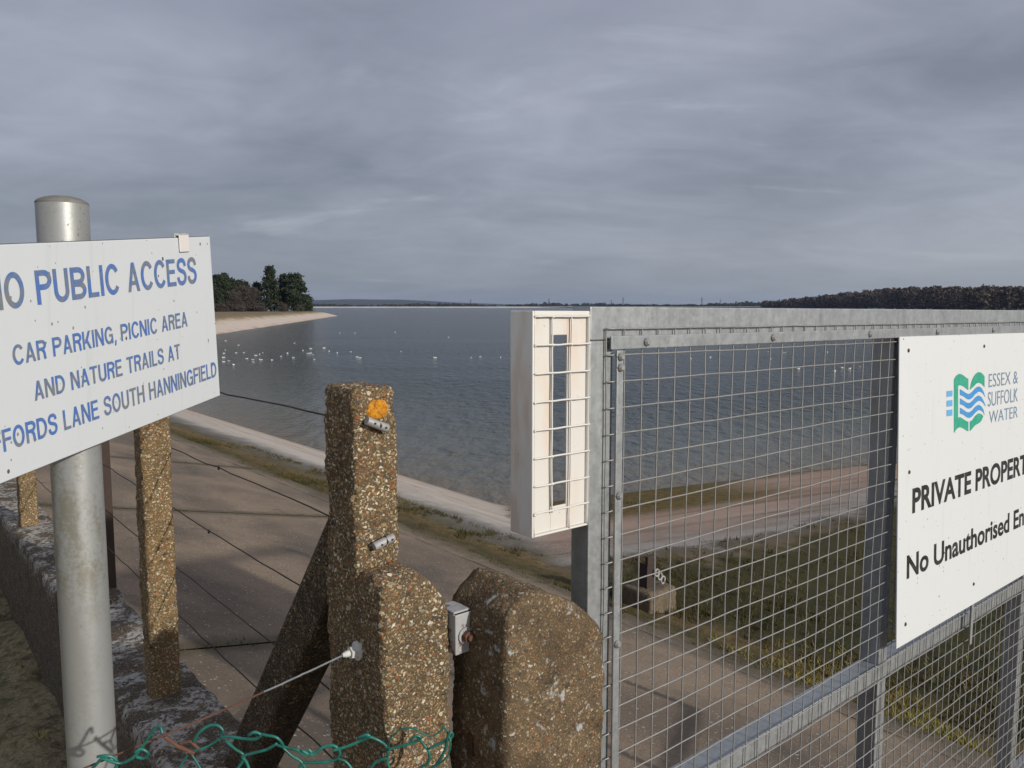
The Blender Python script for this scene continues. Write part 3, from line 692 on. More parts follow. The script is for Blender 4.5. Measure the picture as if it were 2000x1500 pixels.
o = mb.obj('distant_treeline', M['woodfar']); o['kind'] = 'stuff'
tag(o, 'thin dark line of distant trees beyond the far dam', 'trees')

# rough grass and moss tufts on the banks
random.seed(8)
mb = MB(); tones = []
def tuft(p, n, hgt, spread, tone, mi=0):
    for _ in range(n):
        a = random.uniform(0, 6.28); r = random.uniform(0, spread); b = p + Vector((math.cos(a) * r, math.sin(a) * r, -0.005))
        tip = b + Vector((random.gauss(0, hgt * 0.5), random.gauss(0, hgt * 0.5), hgt * random.uniform(0.5, 1.1)))
        w = Vector((random.gauss(0, 1), random.gauss(0, 1), 0)).normalized() * hgt * 0.09
        mb.add([b - w, b + w, tip], [(0, 1, 2)], mi); tones.append(min(1, max(0, tone + random.gauss(0, 0.15))))
cnt = 0
while cnt < 5200:
    s = random.uniform(-3, 20); o = random.uniform(5.55, 7.5) if random.random() < 0.55 else random.uniform(5.6, 11.5)
    h, ab, q, r = near_h(o, s)
    ok = (ab > 0 and o < 7.35) or (ab <= 0 and q > 4.1 + 1.5 * (1 - sstep(-1, 4.5, r))) or (ab <= 0 and 0.3 < q < 2.6 and r < 2.2)
    if not ok or h < 0.06: continue
    v = W(o, s, EYE - h); d_ = noise.noise(Vector((v.x, v.y, 0)) * 0.9)
    if d_ < (0.12 if ab > 0 else -0.08) + random.uniform(-0.2, 0.2): continue
    gr = noise.noise(Vector((v.x, v.y, 9)) * 0.7)
    tuft(v, 9, random.uniform(0.03, 0.075), random.uniform(0.04, 0.11), 0.42 + 0.5 * gr); cnt += 1
for _ in range(1500):                                  # the brighter grassy patch at the foot of the gate
    s = random.gauss(2.1, 0.75); o = 5.76 + abs(random.gauss(0, 0.62)); v = W(o, s, EYE - near_h(o, s)[0])
    if noise.noise(Vector((v.x, v.y, 2)) * 1.7) < -0.15: continue
    tuft(v, 10, random.uniform(0.03, 0.07), random.uniform(0.03, 0.10), 0.5 + 0.35 * noise.noise(Vector((v.x, v.y, 5)) * 1.3), 1)
for (o, s, n_) in ((8.9, 10.6, 10), (6.6, 8.9, 26), (6.4, 8.6, 18)):      # taller plants on the left bank
    for _ in range(n_): 
        oo, ss = o + random.gauss(0, .12), s + random.gauss(0, .18); tuft(W(oo, ss, EYE - near_h(oo, ss)[0]), 7, random.uniform(0.03, 0.09), 0.07, 0.30, 0)
for _ in range(2600):                                  # ragged fringe creeping over the edge of the apron and out of its joints
    if random.random() < 0.8: s = random.uniform(-1, 24); o = 5.72 - abs(random.gauss(0, 0.13))
    else: s = random.choice((4.72, 9.2, 13.7)) + random.gauss(0, 0.03); o = random.uniform(0.7, 5.6); s += 0.09 * (o - 1.4)
    v = W(o, s, EYE - KA * (W0 - o) - 0.028)
    if noise.noise(Vector((v.x, v.y, 3)) * 1.1) < 0.0: continue
    tuft(v, 7, random.uniform(0.012, 0.040), random.uniform(0.03, 0.07), 0.40 + 0.4 * noise.noise(Vector((v.x, v.y, 8)) * 0.9), 0)
for _ in range(420):                                   # weeds in the soil below the wall
    s = random.uniform(1.3, 5.0); o = random.uniform(-0.9, 0.46); v = W(o, s, 1.47); v.z += 0.02
    if noise.noise(v * 3.0) < 0.05: continue
    tuft(v, 9, random.uniform(0.02, 0.05), 0.03, 0.55, 1)
mb.attr['tone'] = ('FACE', tones)
o = mb.obj('grass_tufts', [M['grass'], M['fresh_grass']]); o['kind'] = 'stuff'
tag(o, 'low rough grass and moss tufts on the bank beside the concrete apron', 'grass')

# ------------------------------------------------------------------ pylons and birds
def pylon(h):
    mb = MB(); zs = [0, .25, .45, .6, .72, .84, 1]; ws = [.11, .075, .05, .034, .026, .022, .004]
    c = lambda i, k: Vector(((1, 1, -1, -1)[k] * ws[i] * h, (1, -1, -1, 1)[k] * ws[i] * h, zs[i] * h))
    for i in range(6):
        for k in range(4):
            mb.tube([c(i, k), c(i + 1, k)], 0.42, 4); mb.tube([c(i, k), c(i + 1, (k + 1) % 4)], 0.22, 4)
    for z, w in ((.62, .16), (.74, .21), (.86, .15)):
        mb.tube([Vector((-w * h, 0, z * h)), Vector((0, 0, (z + .03) * h)), Vector((w * h, 0, z * h))], 0.45, 4)
        mb.tube([Vector((-w * h, 0, z * h)), Vector((w * h, 0, z * h))], 0.3, 4)
    return mb
M['pylon'] = plain('pylon_steel', (0.13, 0.14, 0.15))
pm = pylon(1.0 * 46).mesh('electricity_pylon', (0, 0, 0)); pm.materials.append(M['pylon'])
for px, py, Y, lb in ((919, 584, 3600, 'electricity pylon left of the white box, above the far dam'), (1072, 582, 3500, 'electricity pylon just above the white box on the gate'),
                  (1194, 585, 4000, 'fainter electricity pylon of the pair above the gate top rail'), (1217, 580, 3200, 'taller electricity pylon of the pair above the gate top rail'),
                  (1371, 580, 3200, 'tall electricity pylon near the right-hand wood'), (1407, 584, 3900, 'small electricity pylon nearest the right-hand wood')):
    ob = bpy.data.objects.new('electricity_pylon', pm); C.objects.link(ob)
    top = atY(px, py, Y); ob.location = (top.x, Y, 3.0); ob.scale = [(top.z - 3.0) / 46] * 3; ob.rotation_euler.z = 0.4
    tag(ob, lb, 'pylon', 'electricity pylons on the far shore')
m, gg, bs = mat('gull_feathers')
setin(gg, bs, Base_Color=gg.ramp(gg.n('ShaderNodeSeparateXYZ', {0: objc(gg)}).outputs[2], [(0.0, (0.80, 0.80, 0.79)), (0.14, (0.82, 0.82, 0.81)), (0.17, (0.62, 0.63, 0.64))]), Roughness=0.7); M['gull'] = m
def gull():
    mb = MB()
    mb.tube([(-.25, 0, .10), (-.19, 0, .09), (-.10, 0, .07), (0, 0, .055), (.08, 0, .065), (.125, 0, .10), (.14, 0, .145), (.165, 0, .165), (.195, 0, .16), (.225, 0, .152)],
            [.008, .032, .062, .078, .070, .048, .036, .040, .026, .004], 10)
    for sg in (-1, 1): mb.tube([(.06, sg * .05, .085), (-.05, sg * .068, .10), (-.17, sg * .045, .115), (-.28, sg * .012, .12)], [.018, .034, .022, .003], 7)
    return mb
gm = gull().mesh('gull', (0, 0, 0), True); gm.materials.append(M['gull'])
L1 = [(135,553),(220,581),(133,613),(124,634),(121,661),(122,689),(156,684),(187,709),(204,632),(254,630),(274,669),(312,676),(316,694),(331,648),(357,640),(378,631),(363,677),(437,678),(497,655),(538,634),(573,664),(581,664),(584,568),(639,616),(671,636),(687,634),(689,604),(706,646),(713,675),(776,600),(809,620),(862,631),(879,502),(950,625),(978,502),(991,659),(1009,664),(1240,497),(1278,622),(1498,663),(1587,530),(1734,663),(1794,657),(1926,660)]
L2 = [(291,267),(413,320),(506,312),(780,287),(793,322),(858,290),(926,367),(1063,288),(1097,379),(1136,362),(1170,366),(1217,357)]
random.seed(2)
gl = [(400 + a * .3, 500 + b * .3, 0) for a, b in L1] + [(1180 + a * .41, 570 + b * .41, 1) for a, b in L2]
for px, py, k in gl:
    r = ray(px, py); t = -EYE / r.z; ob = bpy.data.objects.new('gull', gm); C.objects.link(ob)
    ob.location = (r.x * t, r.y * t, -0.03); ob.rotation_euler.z = random.uniform(0, 6.28); ob.scale = [random.uniform(0.45, 0.6)] * 3
    tag(ob, 'small white gull floating on the open water, seen through the gate mesh' if k else 'small white gull floating in the scattered flock left of the white box',
        'gull', 'gulls seen through the gate' if k else 'gulls floating in the flock')

# ------------------------------------------------------------------ parapet wall, posts, stay, pier
wall = MB()
rough_block(wall, (0.585, 3.46, 1.19), (0.800, 22, 2.2), (0.02, 0.02, 0.02), 0.03, 0.003, 0.005, xf=WFv)
rough_block(wall, (0.545, 0.30, 1.20), (0.803, 3.44, 2.2), (0.035, 0.02, 0.03), 0.022, 0.003, 0.005, seed=4, xf=WFv)
o = wall.obj('parapet_wall', M['wall'], org=WF(0.69, 2.0, 2.0), smooth=True)
tag(o, 'low dark concrete wall blotched with white lichen under the fence posts', 'wall')
for nm, lab, s_, seed in (('fence_post', 'slim ochre concrete fence post nearest the grey pole, standing on the low wall', 2.478, 1.0), ('fence_post', 'farther slim concrete fence post at the left edge, low behind the sign', 4.92, 7.0)):
    b = MB(); rough_block(b, (0.634, s_, 0.15), (0.720, s_ + 0.085, 1.21), (0.010, 0.010, 0.015), 0.011, 0.0035, 0.003, seed=seed, xf=WFv)
    o = b.obj(nm, M['pebble_tan'], org=WF(0.677, s_ + 0.04, 1.19), smooth=True)
    tag(o, lab, 'fence post', 'slim posts on the wall')
b = MB(); b.ffbox(0.768, 0.798, 3.60, 3.606, 0.20, 1.20); b.ffbox(0.792, 0.798, 3.606, 3.635, 0.20, 1.20)
o = b.obj('steel_fence_post', M['angle'], org=WF(0.78, 3.61, 1.19)); tag(o, 'thin dark rusted angle-iron post just right of the grey pole', 'fence post')

t = thing('straining_post', 'tall stepped pebbly concrete post with orange lichen spot, standing by the wires', 'post', WF(0.74, 1.27, 1.9))
b = MB()
rough_block(b, (0.680, 1.262, 0.145), (0.772, 1.381, 1.95), (0.010, 0.011, 0.024), 0.0050, 0.0036, 0.0058, xf=WFv)
def shoulder_xf(p):
    k = sstep(0.66, 0.487, p.z); return WF(p.x, p.y, p.z + k * (0.060 * max(0, (p.x - 0.752) / 0.072) ** 2 + 0.010 * sstep(1.22, 1.169, p.y)))
rough_block(b, (0.681, 1.169, 0.483), (0.824, 1.374, 1.95), (0.014, 0.015, 0.045), 0.0052, 0.0032, 0.0035, seed=3, xf=shoulder_xf)
b.obj('shaft', M['pebble'], t, smooth=True)
# lichen disc: lies on the face s=1.262
b = MB(); cx, cz = 0.7285, 0.188; vs = [WF(cx, 1.2565, cz)]; n = 44
for ring_ in (0.5, 0.85, 1.0):
    for i in range(n):
        a = 2 * math.pi * i / n; rr = ring_ * (0.0235 + 0.0035 * noise.noise(Vector((math.cos(a) * 2.2, math.sin(a) * 2.2, 1))) + 0.0018 * noise.noise(Vector((math.cos(a) * 7, math.sin(a) * 7, 5))))
        lift = 1.2568 if ring_ < 0.9 else 1.262
        vs.append(WF(cx + rr * math.cos(a) * 1.06, lift + 0.0008 * noise.noise(Vector((a * 5, ring_ * 3, 2))), cz + rr * 0.78 * math.sin(a) + 0.006 * (ring_ * math.sin(a) < -0.5) * 0))
fs = [(0, 1 + i, 1 + (i + 1) % n) for i in range(n)]
for k in range(2):
    fs += [(1 + k * n + i, 1 + (k + 1) * n + i, 1 + (k + 1) * n + (i + 1) % n, 1 + k * n + (i + 1) % n) for i in range(n)]
b.add(vs, fs); b.obj('lichen_patch', M['lichen'], t, smooth=True)
for (oa, da, ob_, db) in ((0.7005, 0.2045, 0.7435, 0.2235), (0.7110, 0.4400, 0.7530, 0.4290)):
    b = MB(); p0, p1 = WF(oa, 1.250, da), WF(ob_, 1.250, db); dv = (p1 - p0)
    b.tube([p0, p0 + dv * 0.03, p1 - dv * 0.03, p1], [0.0062, 0.0070, 0.0070, 0.0062], 12)
    cl = b.obj('wire_sleeve', M['lead'], t, smooth=False); smooth_angle(cl, 40)
    b = MB(); mid_ = p0 + dv * 0.58
    b.tube([mid_ + ES * 0.014, mid_ + Vector((0, 0, 0.0085)), mid_ - ES * 0.0085, mid_ - Vector((0, 0, 0.0085)), mid_ + ES * 0.014], 0.0014, 6)
    for f_ in (0.3, 0.82): b.tube([p0 + dv * f_ - ES * 0.004, p0 + dv * f_ - ES * 0.0082], 0.0017, 8)
    b.obj('tie_wire', M['old_wire'], cl)
# eyebolt on the shaded face
e = WF(0.680, 1.259, 0.632)
b = MB(); b.tube([e - EO * -0.004, e - EO * 0.004], 0.0150, 24); eb = b.obj('eyebolt', M['whitebolt'], t); smooth_angle(eb, 40)
b = MB(); b.tube([e - EO * 0.004, e - EO * 0.015], 0.0098, 6); b.obj('nut', M['whitebolt'], eb)
b = MB(); b.tube([e - EO * 0.016, e - EO * 0.022, e - EO * 0.028], [0.0052, 0.0050, 0.0028], 12); b.obj('bolt_end', M['whitebolt'], eb)

# raking stay
ax0, ax1 = Vector((1.365, 0.39)), Vector((2.06, 1.26)); dirv = (ax1 - ax0).normalized(); perp = Vector((-dirv.y, dirv.x))
def stay_xf(p): q = ax0 + dirv * p.z + perp * (p.y); return WF(p.x, q.x, q.y)
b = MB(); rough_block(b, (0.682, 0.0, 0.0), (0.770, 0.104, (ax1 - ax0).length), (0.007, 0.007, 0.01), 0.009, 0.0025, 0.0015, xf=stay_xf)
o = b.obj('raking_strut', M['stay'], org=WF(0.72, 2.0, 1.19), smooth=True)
tag(o, 'dark slanting concrete strut propping the stepped post from the left', 'strut')

t = thing('gate_pier', 'short thick mossy concrete post with rounded top in front of the gate', 'post', W(0.84, 0.96, 1.9))
b = MB(); 
def pier_xf(p):
    k = sstep(0.60, 0.43, p.z)
    return W(p.x, p.y, p.z + 0.080 * k * sstep(0.77, 0.96, p.x) + 0.030 * k * sstep(0.785, 0.73, p.x) + 0.022 * k * sstep(0.90, 0.95, p.x))
rough_block(b, (0.730, 0.888, 0.437), (0.949, 1.040, 1.95), (0.014, 0.014, 0.060), 0.0055, 0.0030, 0.006, xf=pier_xf, seed=9)
b.obj('shaft', M['pier'], t, smooth=True)
b = MB(); b.fbox(0.7262, 0.7302, 0.972, 0.986, 0.690, 0.725); b.obj('slot_shade_block', M['hole'], t)  # solid block, its dark colour stands for the shade inside a slot
# white bracket between the posts
br = thing('bracket', 'small pale rust-spotted angle bracket with one bolt between the two concrete posts', 'bracket', W(0.78, 1.10, 0.55))
b = MB()
b.fbox(0.7018, 0.7345, 0.982, 0.986, 0.486, 0.552); b.fbox(0.7018, 0.7345, 0.9862, 1.030, 0.482, 0.4858); b.fbox(0.7018, 0.7055, 0.9862, 1.06, 0.4860, 0.552)
b.obj('plate', M['rust_white'], br, bevel=0.002)
bp = W(0.7205, 0.9818, 0.522)
b = MB(); b.tube([bp, bp - ES * 0.003], 0.0135, 20); w_ = b.obj('washer', M['rust_white'], br)
b = MB(); b.tube([bp - ES * 0.003, bp - ES * 0.012], 0.0088, 6); b.tube([bp - ES * 0.0121, bp - ES * 0.018], 0.0052, 10); b.obj('bolt', M['rust'], br)

# line wires
ZW = [0.218, 0.424, 0.614, 0.800, 0.951]
names = ['topmost', 'second highest', 'middle', 'second lowest', 'lowest']
random.seed(4)
for i, z in enumerate(ZW):
    b = MB(); pts = []; s = 1.375
    while s < 22: pts.append(WF(0.7245 + random.gauss(0, .0012), s, z + random.gauss(0, .0012) + 0.006 * math.sin((s - 1.375) * 1.3))); s += 0.09
    b.tube(pts, 0.0017 if i == 0 else 0.0014, 6)
    for k in range(2):
        j = random.randrange(3, 30); p = pts[j]; b.tube([p + Vector((0, 0, .003)), p - Vector((0, 0, .006))], 0.0028, 5)
    o = b.obj('fence_wire', M['old_wire'], org=pts[0]); tag(o, names[i] + ' dark rusted line wire running left from the stepped post', 'wire', 'line wires of the fence')
# strand to the near left
b = MB(); p0 = WF(0.652, 1.259, 0.632); pA = atY(430, 1380, 1.27); p1 = atY(165, 1500, 1.09); pts = []
for i in range(60):
    t_ = i / 59; q = p0.lerp(p1, t_) if True else None
    q = q + Vector((random.gauss(0, .0003), random.gauss(0, .0003), -0.004 * math.sin(math.pi * t_))); pts.append(q)
d_ = (p1 - p0).normalized(); pts.append(p1 + d_ * 0.9)
b.tube(pts[:20], 0.0015, 7, mi=0); b.tube(pts[19:], 0.0015, 7, mi=1)
o = b.obj('strand_wire', [M['galv'], M['rust']], org=p0); tag(o, 'rusty brown wire slanting from the white eyebolt down past the grey pole', 'wire')

# green chain-link remnant
b = MB()
def YL(px): return 1.085 + (px - 180) / 705 * 0.010
def cw(pts, r=0.0022, jit=0.0):
    P = [atY(x, y, YL(x) - dz) for x, y, dz in pts]
    # Catmull-Rom
    q = []
    for i in range(len(P) - 1):
        a, b_, c, d2 = P[max(i - 1, 0)], P[i], P[i + 1], P[min(i + 2, len(P) - 1)]
        for k in range(6):
            t_ = k / 6
            q.append(0.5 * ((2 * b_) + (c - a) * t_ + (2 * a - 5 * b_ + 4 * c - d2) * t_ ** 2 + (3 * b_ - a - 3 * c + d2) * t_ ** 3))
    q.append(P[-1]); b.tube(q, r, 8)
cw([(150,1530,0),(186,1495,0),(200,1482,.003),(222,1489,.004),(240,1490,0),(262,1478,0),(284,1450,0),(300,1426,0),(312,1419,.003),(317,1432,.006)])
cw([(190,1478,.006),(205,1476,.006),(222,1480,.002),(228,1494,0),(205,1530,0)])
cw([(264,1470,.006),(276,1463,.006),(290,1472,.003),(280,1481,0),(266,1478,0)])
cw([(378,1448,.004),(390,1430,.003),(408,1418,0),(425,1417,0),(436,1428,0),(431,1438,0),(452,1439,0),(478,1443,0),(500,1443,.002),(509,1435,.005),(497,1430,.006),(485,1436,.003)])
cw([(500,1432,.002),(520,1436,.004),(541,1441,.003),(553,1456,0),(541,1455,0),(560,1460,0),(580,1465,0),(596,1474,.003),(608,1470,.004),(602,1463,.004)])
cw([(590,1466,.004),(610,1474,.003),(630,1460,0),(650,1456,0),(663,1466,0),(660,1480,0),(645,1487,0),(615,1489,0),(590,1492,0),(575,1520,0)])
cw([(650,1466,.004),(680,1457,0),(706,1446,0),(722,1440,.003),(716,1435,.005),(700,1441,.003)])
cw([(712,1436,.004),(735,1444,.003),(752,1455,0),(758,1470,0),(757,1490,0),(775,1530,0)])
cw([(758,1464,.003),(790,1455,0),(810,1449,0),(822,1441,.003),(812,1437,.005),(803,1446,.002)])
cw([(815,1440,.002),(826,1452,0),(838,1470,0),(836,1490,0),(822,1500,0),(800,1530,0)])
cw([(838,1462,.003),(860,1452,0),(876,1444,0),(884,1436,0),(880,1430,.003),(874,1440,.003),(870,1462,0),(855,1490,0),(840,1502,0),(812,1512,0)])
cw([(758,1458,0),(766,1438,.004),(785,1424,.006),(808,1423,.006),(828,1434,.006),(845,1437,.004),(860,1428,.002),(868,1420,0),(872,1428,0)], 0.0012)
cw([(872,1428,0),(880,1450,.003),(875,1475,.003),(858,1492,.002),(845,1496,0)], 0.0012)
# diamonds going down
cw([(440,1446,-.003),(458,1462,0),(476,1475,0),(472,1490,0),(440,1530,0)])
cw([(541,1452,.003),(520,1464,0),(490,1472,0),(473,1478,.002),(482,1490,0),(495,1530,0)])
cw([(553,1460,0),(570,1476,0),(590,1490,0),(610,1530,0)])
cw([(660,1482,0),(680,1492,0),(710,1540,0)])
cw([(757,1480,0),(730,1492,0),(712,1530,0)])
cw([(432,1440,-.004),(405,1458,-.004),(372,1470,-.004),(355,1492,-.004),(330,1530,-.004)], 0.0016)
cw([(372,1470,-.004),(388,1495,-.004),(405,1530,-.004)], 0.0016)
# further rows below the frame
for row in range(2):
    for k in range(7):
        x = 230 + k * 100; y = 1530 + row * 90
        cw([(x - 50, y + 45, 0), (x, y, .003), (x + 50, y + 45, 0)]); cw([(x - 50, y + 45, .002), (x, y + 90, 0), (x + 50, y + 45, .002)])
o = b.obj('chain_link_mesh', M['pvc'], org=atY(520, 1500, 1.08), smooth=True)
tag(o, 'torn green plastic-coated chain-link wire hanging below the stepped post', 'fence mesh')
b = MB()
def rs(pts, r):
    b.tube([atY(x, y, YL(x) - 0.004) for x, y in pts], r, 7)
rs([(322, 1440), (345, 1456), (366, 1466), (380, 1472)], 0.0030); rs([(352, 1452), (372, 1448), (388, 1462)], 0.0022)
o = b.obj('wire_scrap', M['rust'], org=atY(350, 1455, 1.08)); tag(o, 'short rusted scrap of wire twisted into the green chain-link', 'wire')

# ------------------------------------------------------------------ text
def text_mesh(body, bold=0.0, spacing=1.0):
    cu = bpy.data.curves.new('lettering', 'FONT'); cu.body = body; cu.size = 1.0; cu.offset = bold; cu.space_character = spacing
    cu.resolution_u = 4; cu.fill_mode = 'FRONT' if hasattr(cu, 'fill_mode') else cu.fill_mode
    ob = bpy.data.objects.new('lettering', cu); C.objects.link(ob)
    bpy.context.view_layer.update(); dg = bpy.context.evaluated_depsgraph_get()
    me = bpy.data.meshes.new_from_object(ob.evaluated_get(dg)); bpy.data.objects.remove(ob); bpy.data.curves.remove(cu)
    return me
CAPH = None
def cap_height():
    global CAPH
    if CAPH is None:
        me = text_mesh('H'); CAPH = max(v.co.y for v in me.vertices)
    return CAPH
def bounds(me): xs = [v.co.x for v in me.vertices]; return min(xs), max(xs)
def lettering(body, fit, u0, u1, v_top, v_base, fr, material, parent, bold=0.0, spacing=1.0, align='full', v_slope=0.0):
    """places body so that the sub-string `fit` spans u0..u1; fr(u, v, lift) -> world"""
    me = text_mesh(body, bold, spacing); a, b_ = bounds(me)
    if fit == body: f0, f1 = a, b_
    else:
        wf = bounds(text_mesh(fit, bold, spacing)); wfit = wf[1] - wf[0]
        if align == 'end': f1 = b_; f0 = b_ - wfit
        else: f0 = a; f1 = a + wfit
    kx = (u1 - u0) / (f1 - f0); ky = (v_base - v_top) / (cap_height() + bold * 2)
    mb = MB(); vs = []
    for v in me.vertices:
        u = u0 + (v.co.x - f0) * kx; vv = v_base - (v.co.y + bold) * ky + v_slope * (u - u0)
        vs.append(fr(u, vv, 0.0007))
    mb.add(vs, [tuple(p.vertices) for p in me.polygons])
    return mb.obj('lettering', material, parent)

TK = 0.166
def spl(pts, n=7):
    q = []
    for i in range(len(pts) - 1):
        a, b_, c, d2 = (Vector(pts[max(i - 1, 0)]), Vector(pts[i]), Vector(pts[i + 1]), Vector(pts[min(i + 2, len(pts) - 1)]))
        for k in range(n):
            u = k / n; q.append(0.5 * ((2 * b_) + (c - a) * u + (2 * a - 5 * b_ + 4 * c - d2) * u ** 2 + (3 * b_ - a - 3 * c + d2) * u ** 3))
    q.append(Vector(pts[-1])); return q
def ell(cx, cy, rx, ry, a0, a1, n=26): return [Vector((cx + rx * math.cos(R(a0 + (a1 - a0) * i / n)), cy + ry * math.sin(R(a0 + (a1 - a0) * i / n)))) for i in range(n + 1)]
def glyph(ch):
    """plain grotesque capital: list of quads-strips (left points, right points) and its width"""
    k = TK; S = []
    def rect(x0, y0, x1, y1): S.append(([(x0, y0), (x0, y1)], [(x1, y0), (x1, y1)]))
    def diag(x0, y0, x1, y1, w): S.append(([(x0, y0), (x1, y1)], [(x0 + w, y0), (x1 + w, y1)]))
    def path(P, w=k, closed=False):
        L, Q = [], []; m = len(P)
        for i in range(m):
            a = P[(i - 1) % (m - 1)] if closed else P[max(i - 1, 0)]; b_ = P[(i + 1) % (m - 1)] if closed and i == m - 1 else P[min(i + 1, m - 1)]
            if closed and i == m - 1: b_ = P[1]
            if closed and i == 0: a = P[m - 2]
            tt = (b_ - a).normalized(); nn = Vector((-tt.y, tt.x)) * w / 2
            L.append(tuple(P[i] + nn)); Q.append(tuple(P[i] - nn))
        S.append((L, Q))
    h = k / 2
    if ch == 'I': rect(0, 0, k, 1); return S, k
    if ch == 'L': rect(0, 0, k, 1); rect(k, 0, .54, k * .92); return S, .54
    if ch in 'EF':
        rect(0, 0, k, 1); rect(k, 1 - k * .92, .58, 1); rect(k, .46, .54, .46 + k * .9)
        if ch == 'E': rect(k, 0, .60, k * .92)
        return S, .60 if ch == 'E' else .56
    if ch == 'H': rect(0, 0, k, 1); rect(.70 - k, 0, .70, 1); rect(k, .46, .70 - k, .46 + k * .9); return S, .70
    if ch == 'T': rect(0, 1 - k * .92, .64, 1); rect(.32 - h, 0, .32 + h, 1 - k * .92); return S, .64
    if ch == 'N': rect(0, 0, k, 1); rect(.70 - k, 0, .70, 1); diag(.53, 0, 0.0, 1, .17); return S, .70
    if ch == 'A': diag(0, 0, .27, 1, .165); diag(.535, 0, .265, 1, .165); rect(.16, .23, .54, .23 + k * .85); return S, .70
    if ch == 'K': rect(0, 0, k, 1); diag(k * .9, .33, .50, 1, .19); diag(.52, 0, .20, .56, .185); return S, .705
    if ch in 'PRB':
        rect(0, 0, k, 1); y0 = .42 if ch == 'P' else .45; c = (1 + y0) / 2; r = (1 - y0) / 2
        path([Vector((k, 1 - h))] + ell(.36, c, .245, r - h, 90, -90) + [Vector((k, y0 + h))])
        if ch == 'R': path(spl([(.34, y0 + h), (.47, .42), (.52, .30), (.535, .12), (.575, 0.0)]), k * .98); return S, .66
        if ch == 'B': path([Vector((k, .485))] + ell(.375, (.56) / 2, .255, .28 - h, 90, -90) + [Vector((k, h))]); return S, .70
        return S, .66
    if ch == 'D': rect(0, 0, k, 1); path([Vector((k, 1 - h))] + ell(.28, .5, .345, .5 - h, 90, -90, 34) + [Vector((k, h))]); return S, .70
    if ch in 'OCG':
        rx, ry = .385 - h, .515 - h
        if ch == 'O': path(ell(.385, .5, rx, ry, 0, 360, 48), k, True); return S, .77
        path(ell(.385, .5, rx, ry, 34, 326 if ch == 'C' else 322, 44))
        if ch == 'G': rect(.40, .42, .73, .42 + k * .85); rect(.73 - k * .85, 0.01, .73, .42); return S, .74
        return S, .72
    if ch == 'U': rect(0, .33, k, 1); rect(.68 - k, .33, .68, 1); path(ell(.34, .33, .34 - h, .345 - h, 180, 360, 26)); return S, .68
    if ch == 'S':
        path(spl([(.575, .70), (.545, .83), (.45, .915), (.32, .935), (.185, .90), (.105, .80), (.105, .68), (.185, .585), (.33, .53), (.475, .475), (.56, .385), (.57, .25), (.49, .125), (.34, .066), (.18, .095), (.09, .19), (.068, .31)])); return S, .645
    if ch == ',': diag(0.0, -.16, .06, .15, .13); return S, .18
    return S, .33
def grotesque(body):
    """-> verts (x, y, layer), faces, per-character x-extents"""
    x = 0; vs = []; fs = []; ext = []
    for ch in body:
        S, w = glyph(ch)
        for li, (L, Q) in enumerate(S):
            k = len(vs); m = len(L)
            vs += [(x + a, b_, li) for a, b_ in L] + [(x + a, b_, li) for a, b_ in Q]
            fs += [(k + i, k + m + i, k + m + i + 1, k + i + 1) for i in range(m - 1)]
        ext.append((x, x + w)); x += w + (.105 if ch not in ' ,' else .06)
    return vs, fs, ext
def lettering2(body, i0, u0, u1, v_top, v_base, fr, material, parent):
    vs, fs, ext = grotesque(body); kx = (u1 - u0) / (ext[-1][1] - ext[i0][0]); ky = v_base - v_top
    mb = MB(); mb.add([fr(u0 + (x - ext[i0][0]) * kx, v_base - y * ky, 0.0006 + 0.00013 * l) for x, y, l in vs], fs)
    return mb.obj('lettering', material, parent)

# ------------------------------------------------------------------ left sign on its pole
PX, PY = -0.7095, 1.267
t = thing('sign_pole', 'thick grey metal pole with a domed cap carrying the blue-lettered sign', 'pole', (PX, PY, EYE - 1.47))
b = MB(); path = [Vector((PX, PY, EYE - 1.6)), Vector((PX, PY, EYE + 0.1605))]; n = 64
b.tube(path, 0.0376, n); po = b.obj('shaft', M['pole'], t); smooth_angle(po, 40)
b = MB()
prof = [(0.0378, 0.1600), (0.0378, 0.1622), (0.0365, 0.1642), (0.033, 0.1668), (0.027, 0.1695), (0.018, 0.1718), (0.006, 0.1730)]
b.tube([Vector((PX, PY, EYE + z)) for r, z in prof], [r for r, z in prof], n); po = b.obj('cap', M['polecap'], t); smooth_angle(po, 50)

D1 = Vector((0.17863685, 0.97819022, 0.10598475)); D2 = Vector((-0.0135159, 0.11014684, -0.99382342)); SN = Vector((0.98382224, -0.17610101, -0.03289741))
STR = Vector((-0.59134574, 1.56633576, EYE + 0.13615578))
def LS(u, v, lift=0.0): return STR + D1 * u + D2 * v + SN * lift
t = thing('notice_board', 'weathered white sign with blue letters about public access and car parking', 'sign', LS(-0.40, 0.319))
b = MB(); ML = Matrix.Translation(STR) @ Matrix(((D1.x, D2.x, SN.x), (D1.y, D2.y, SN.y), (D1.z, D2.z, SN.z))).to_4x4()
b.box(ML, (-0.612, 0, -0.0035), (0, 0.319, 0.0)); b.obj('panel', M['board_left'], t, bevel=0.0012)
b = MB(); b.box(ML, (-0.612, -0.0012, -0.0046), (0.0015, 0.3205, -0.0036)); b.obj('backing', M['edge'], t)
for v0, zb in ((0.10, -0.026), (0.23, -0.030)): b = MB(); b.box(ML, (-0.47, v0, zb), (-0.33, v0 + 0.03, -0.0047)); b.obj('bracket', M['galv_dark'], t)
b = MB(); b.box(ML, (-0.108, -0.0075, 0.0012), (-0.078, 0.026, 0.0042)); b.box(ML, (-0.108, -0.0075, -0.008), (-0.078, -0.0035, 0.0042)); b.box(ML, (-0.108, -0.0075, -0.008), (-0.078, 0.012, -0.0052))
b.obj('clip', M['clip'], t, bevel=0.0015)
lettering2('NO PUBLIC ACCESS', 3, -0.458, -0.056, 0.0375, 0.0860, LS, M['ink_blue'], t)
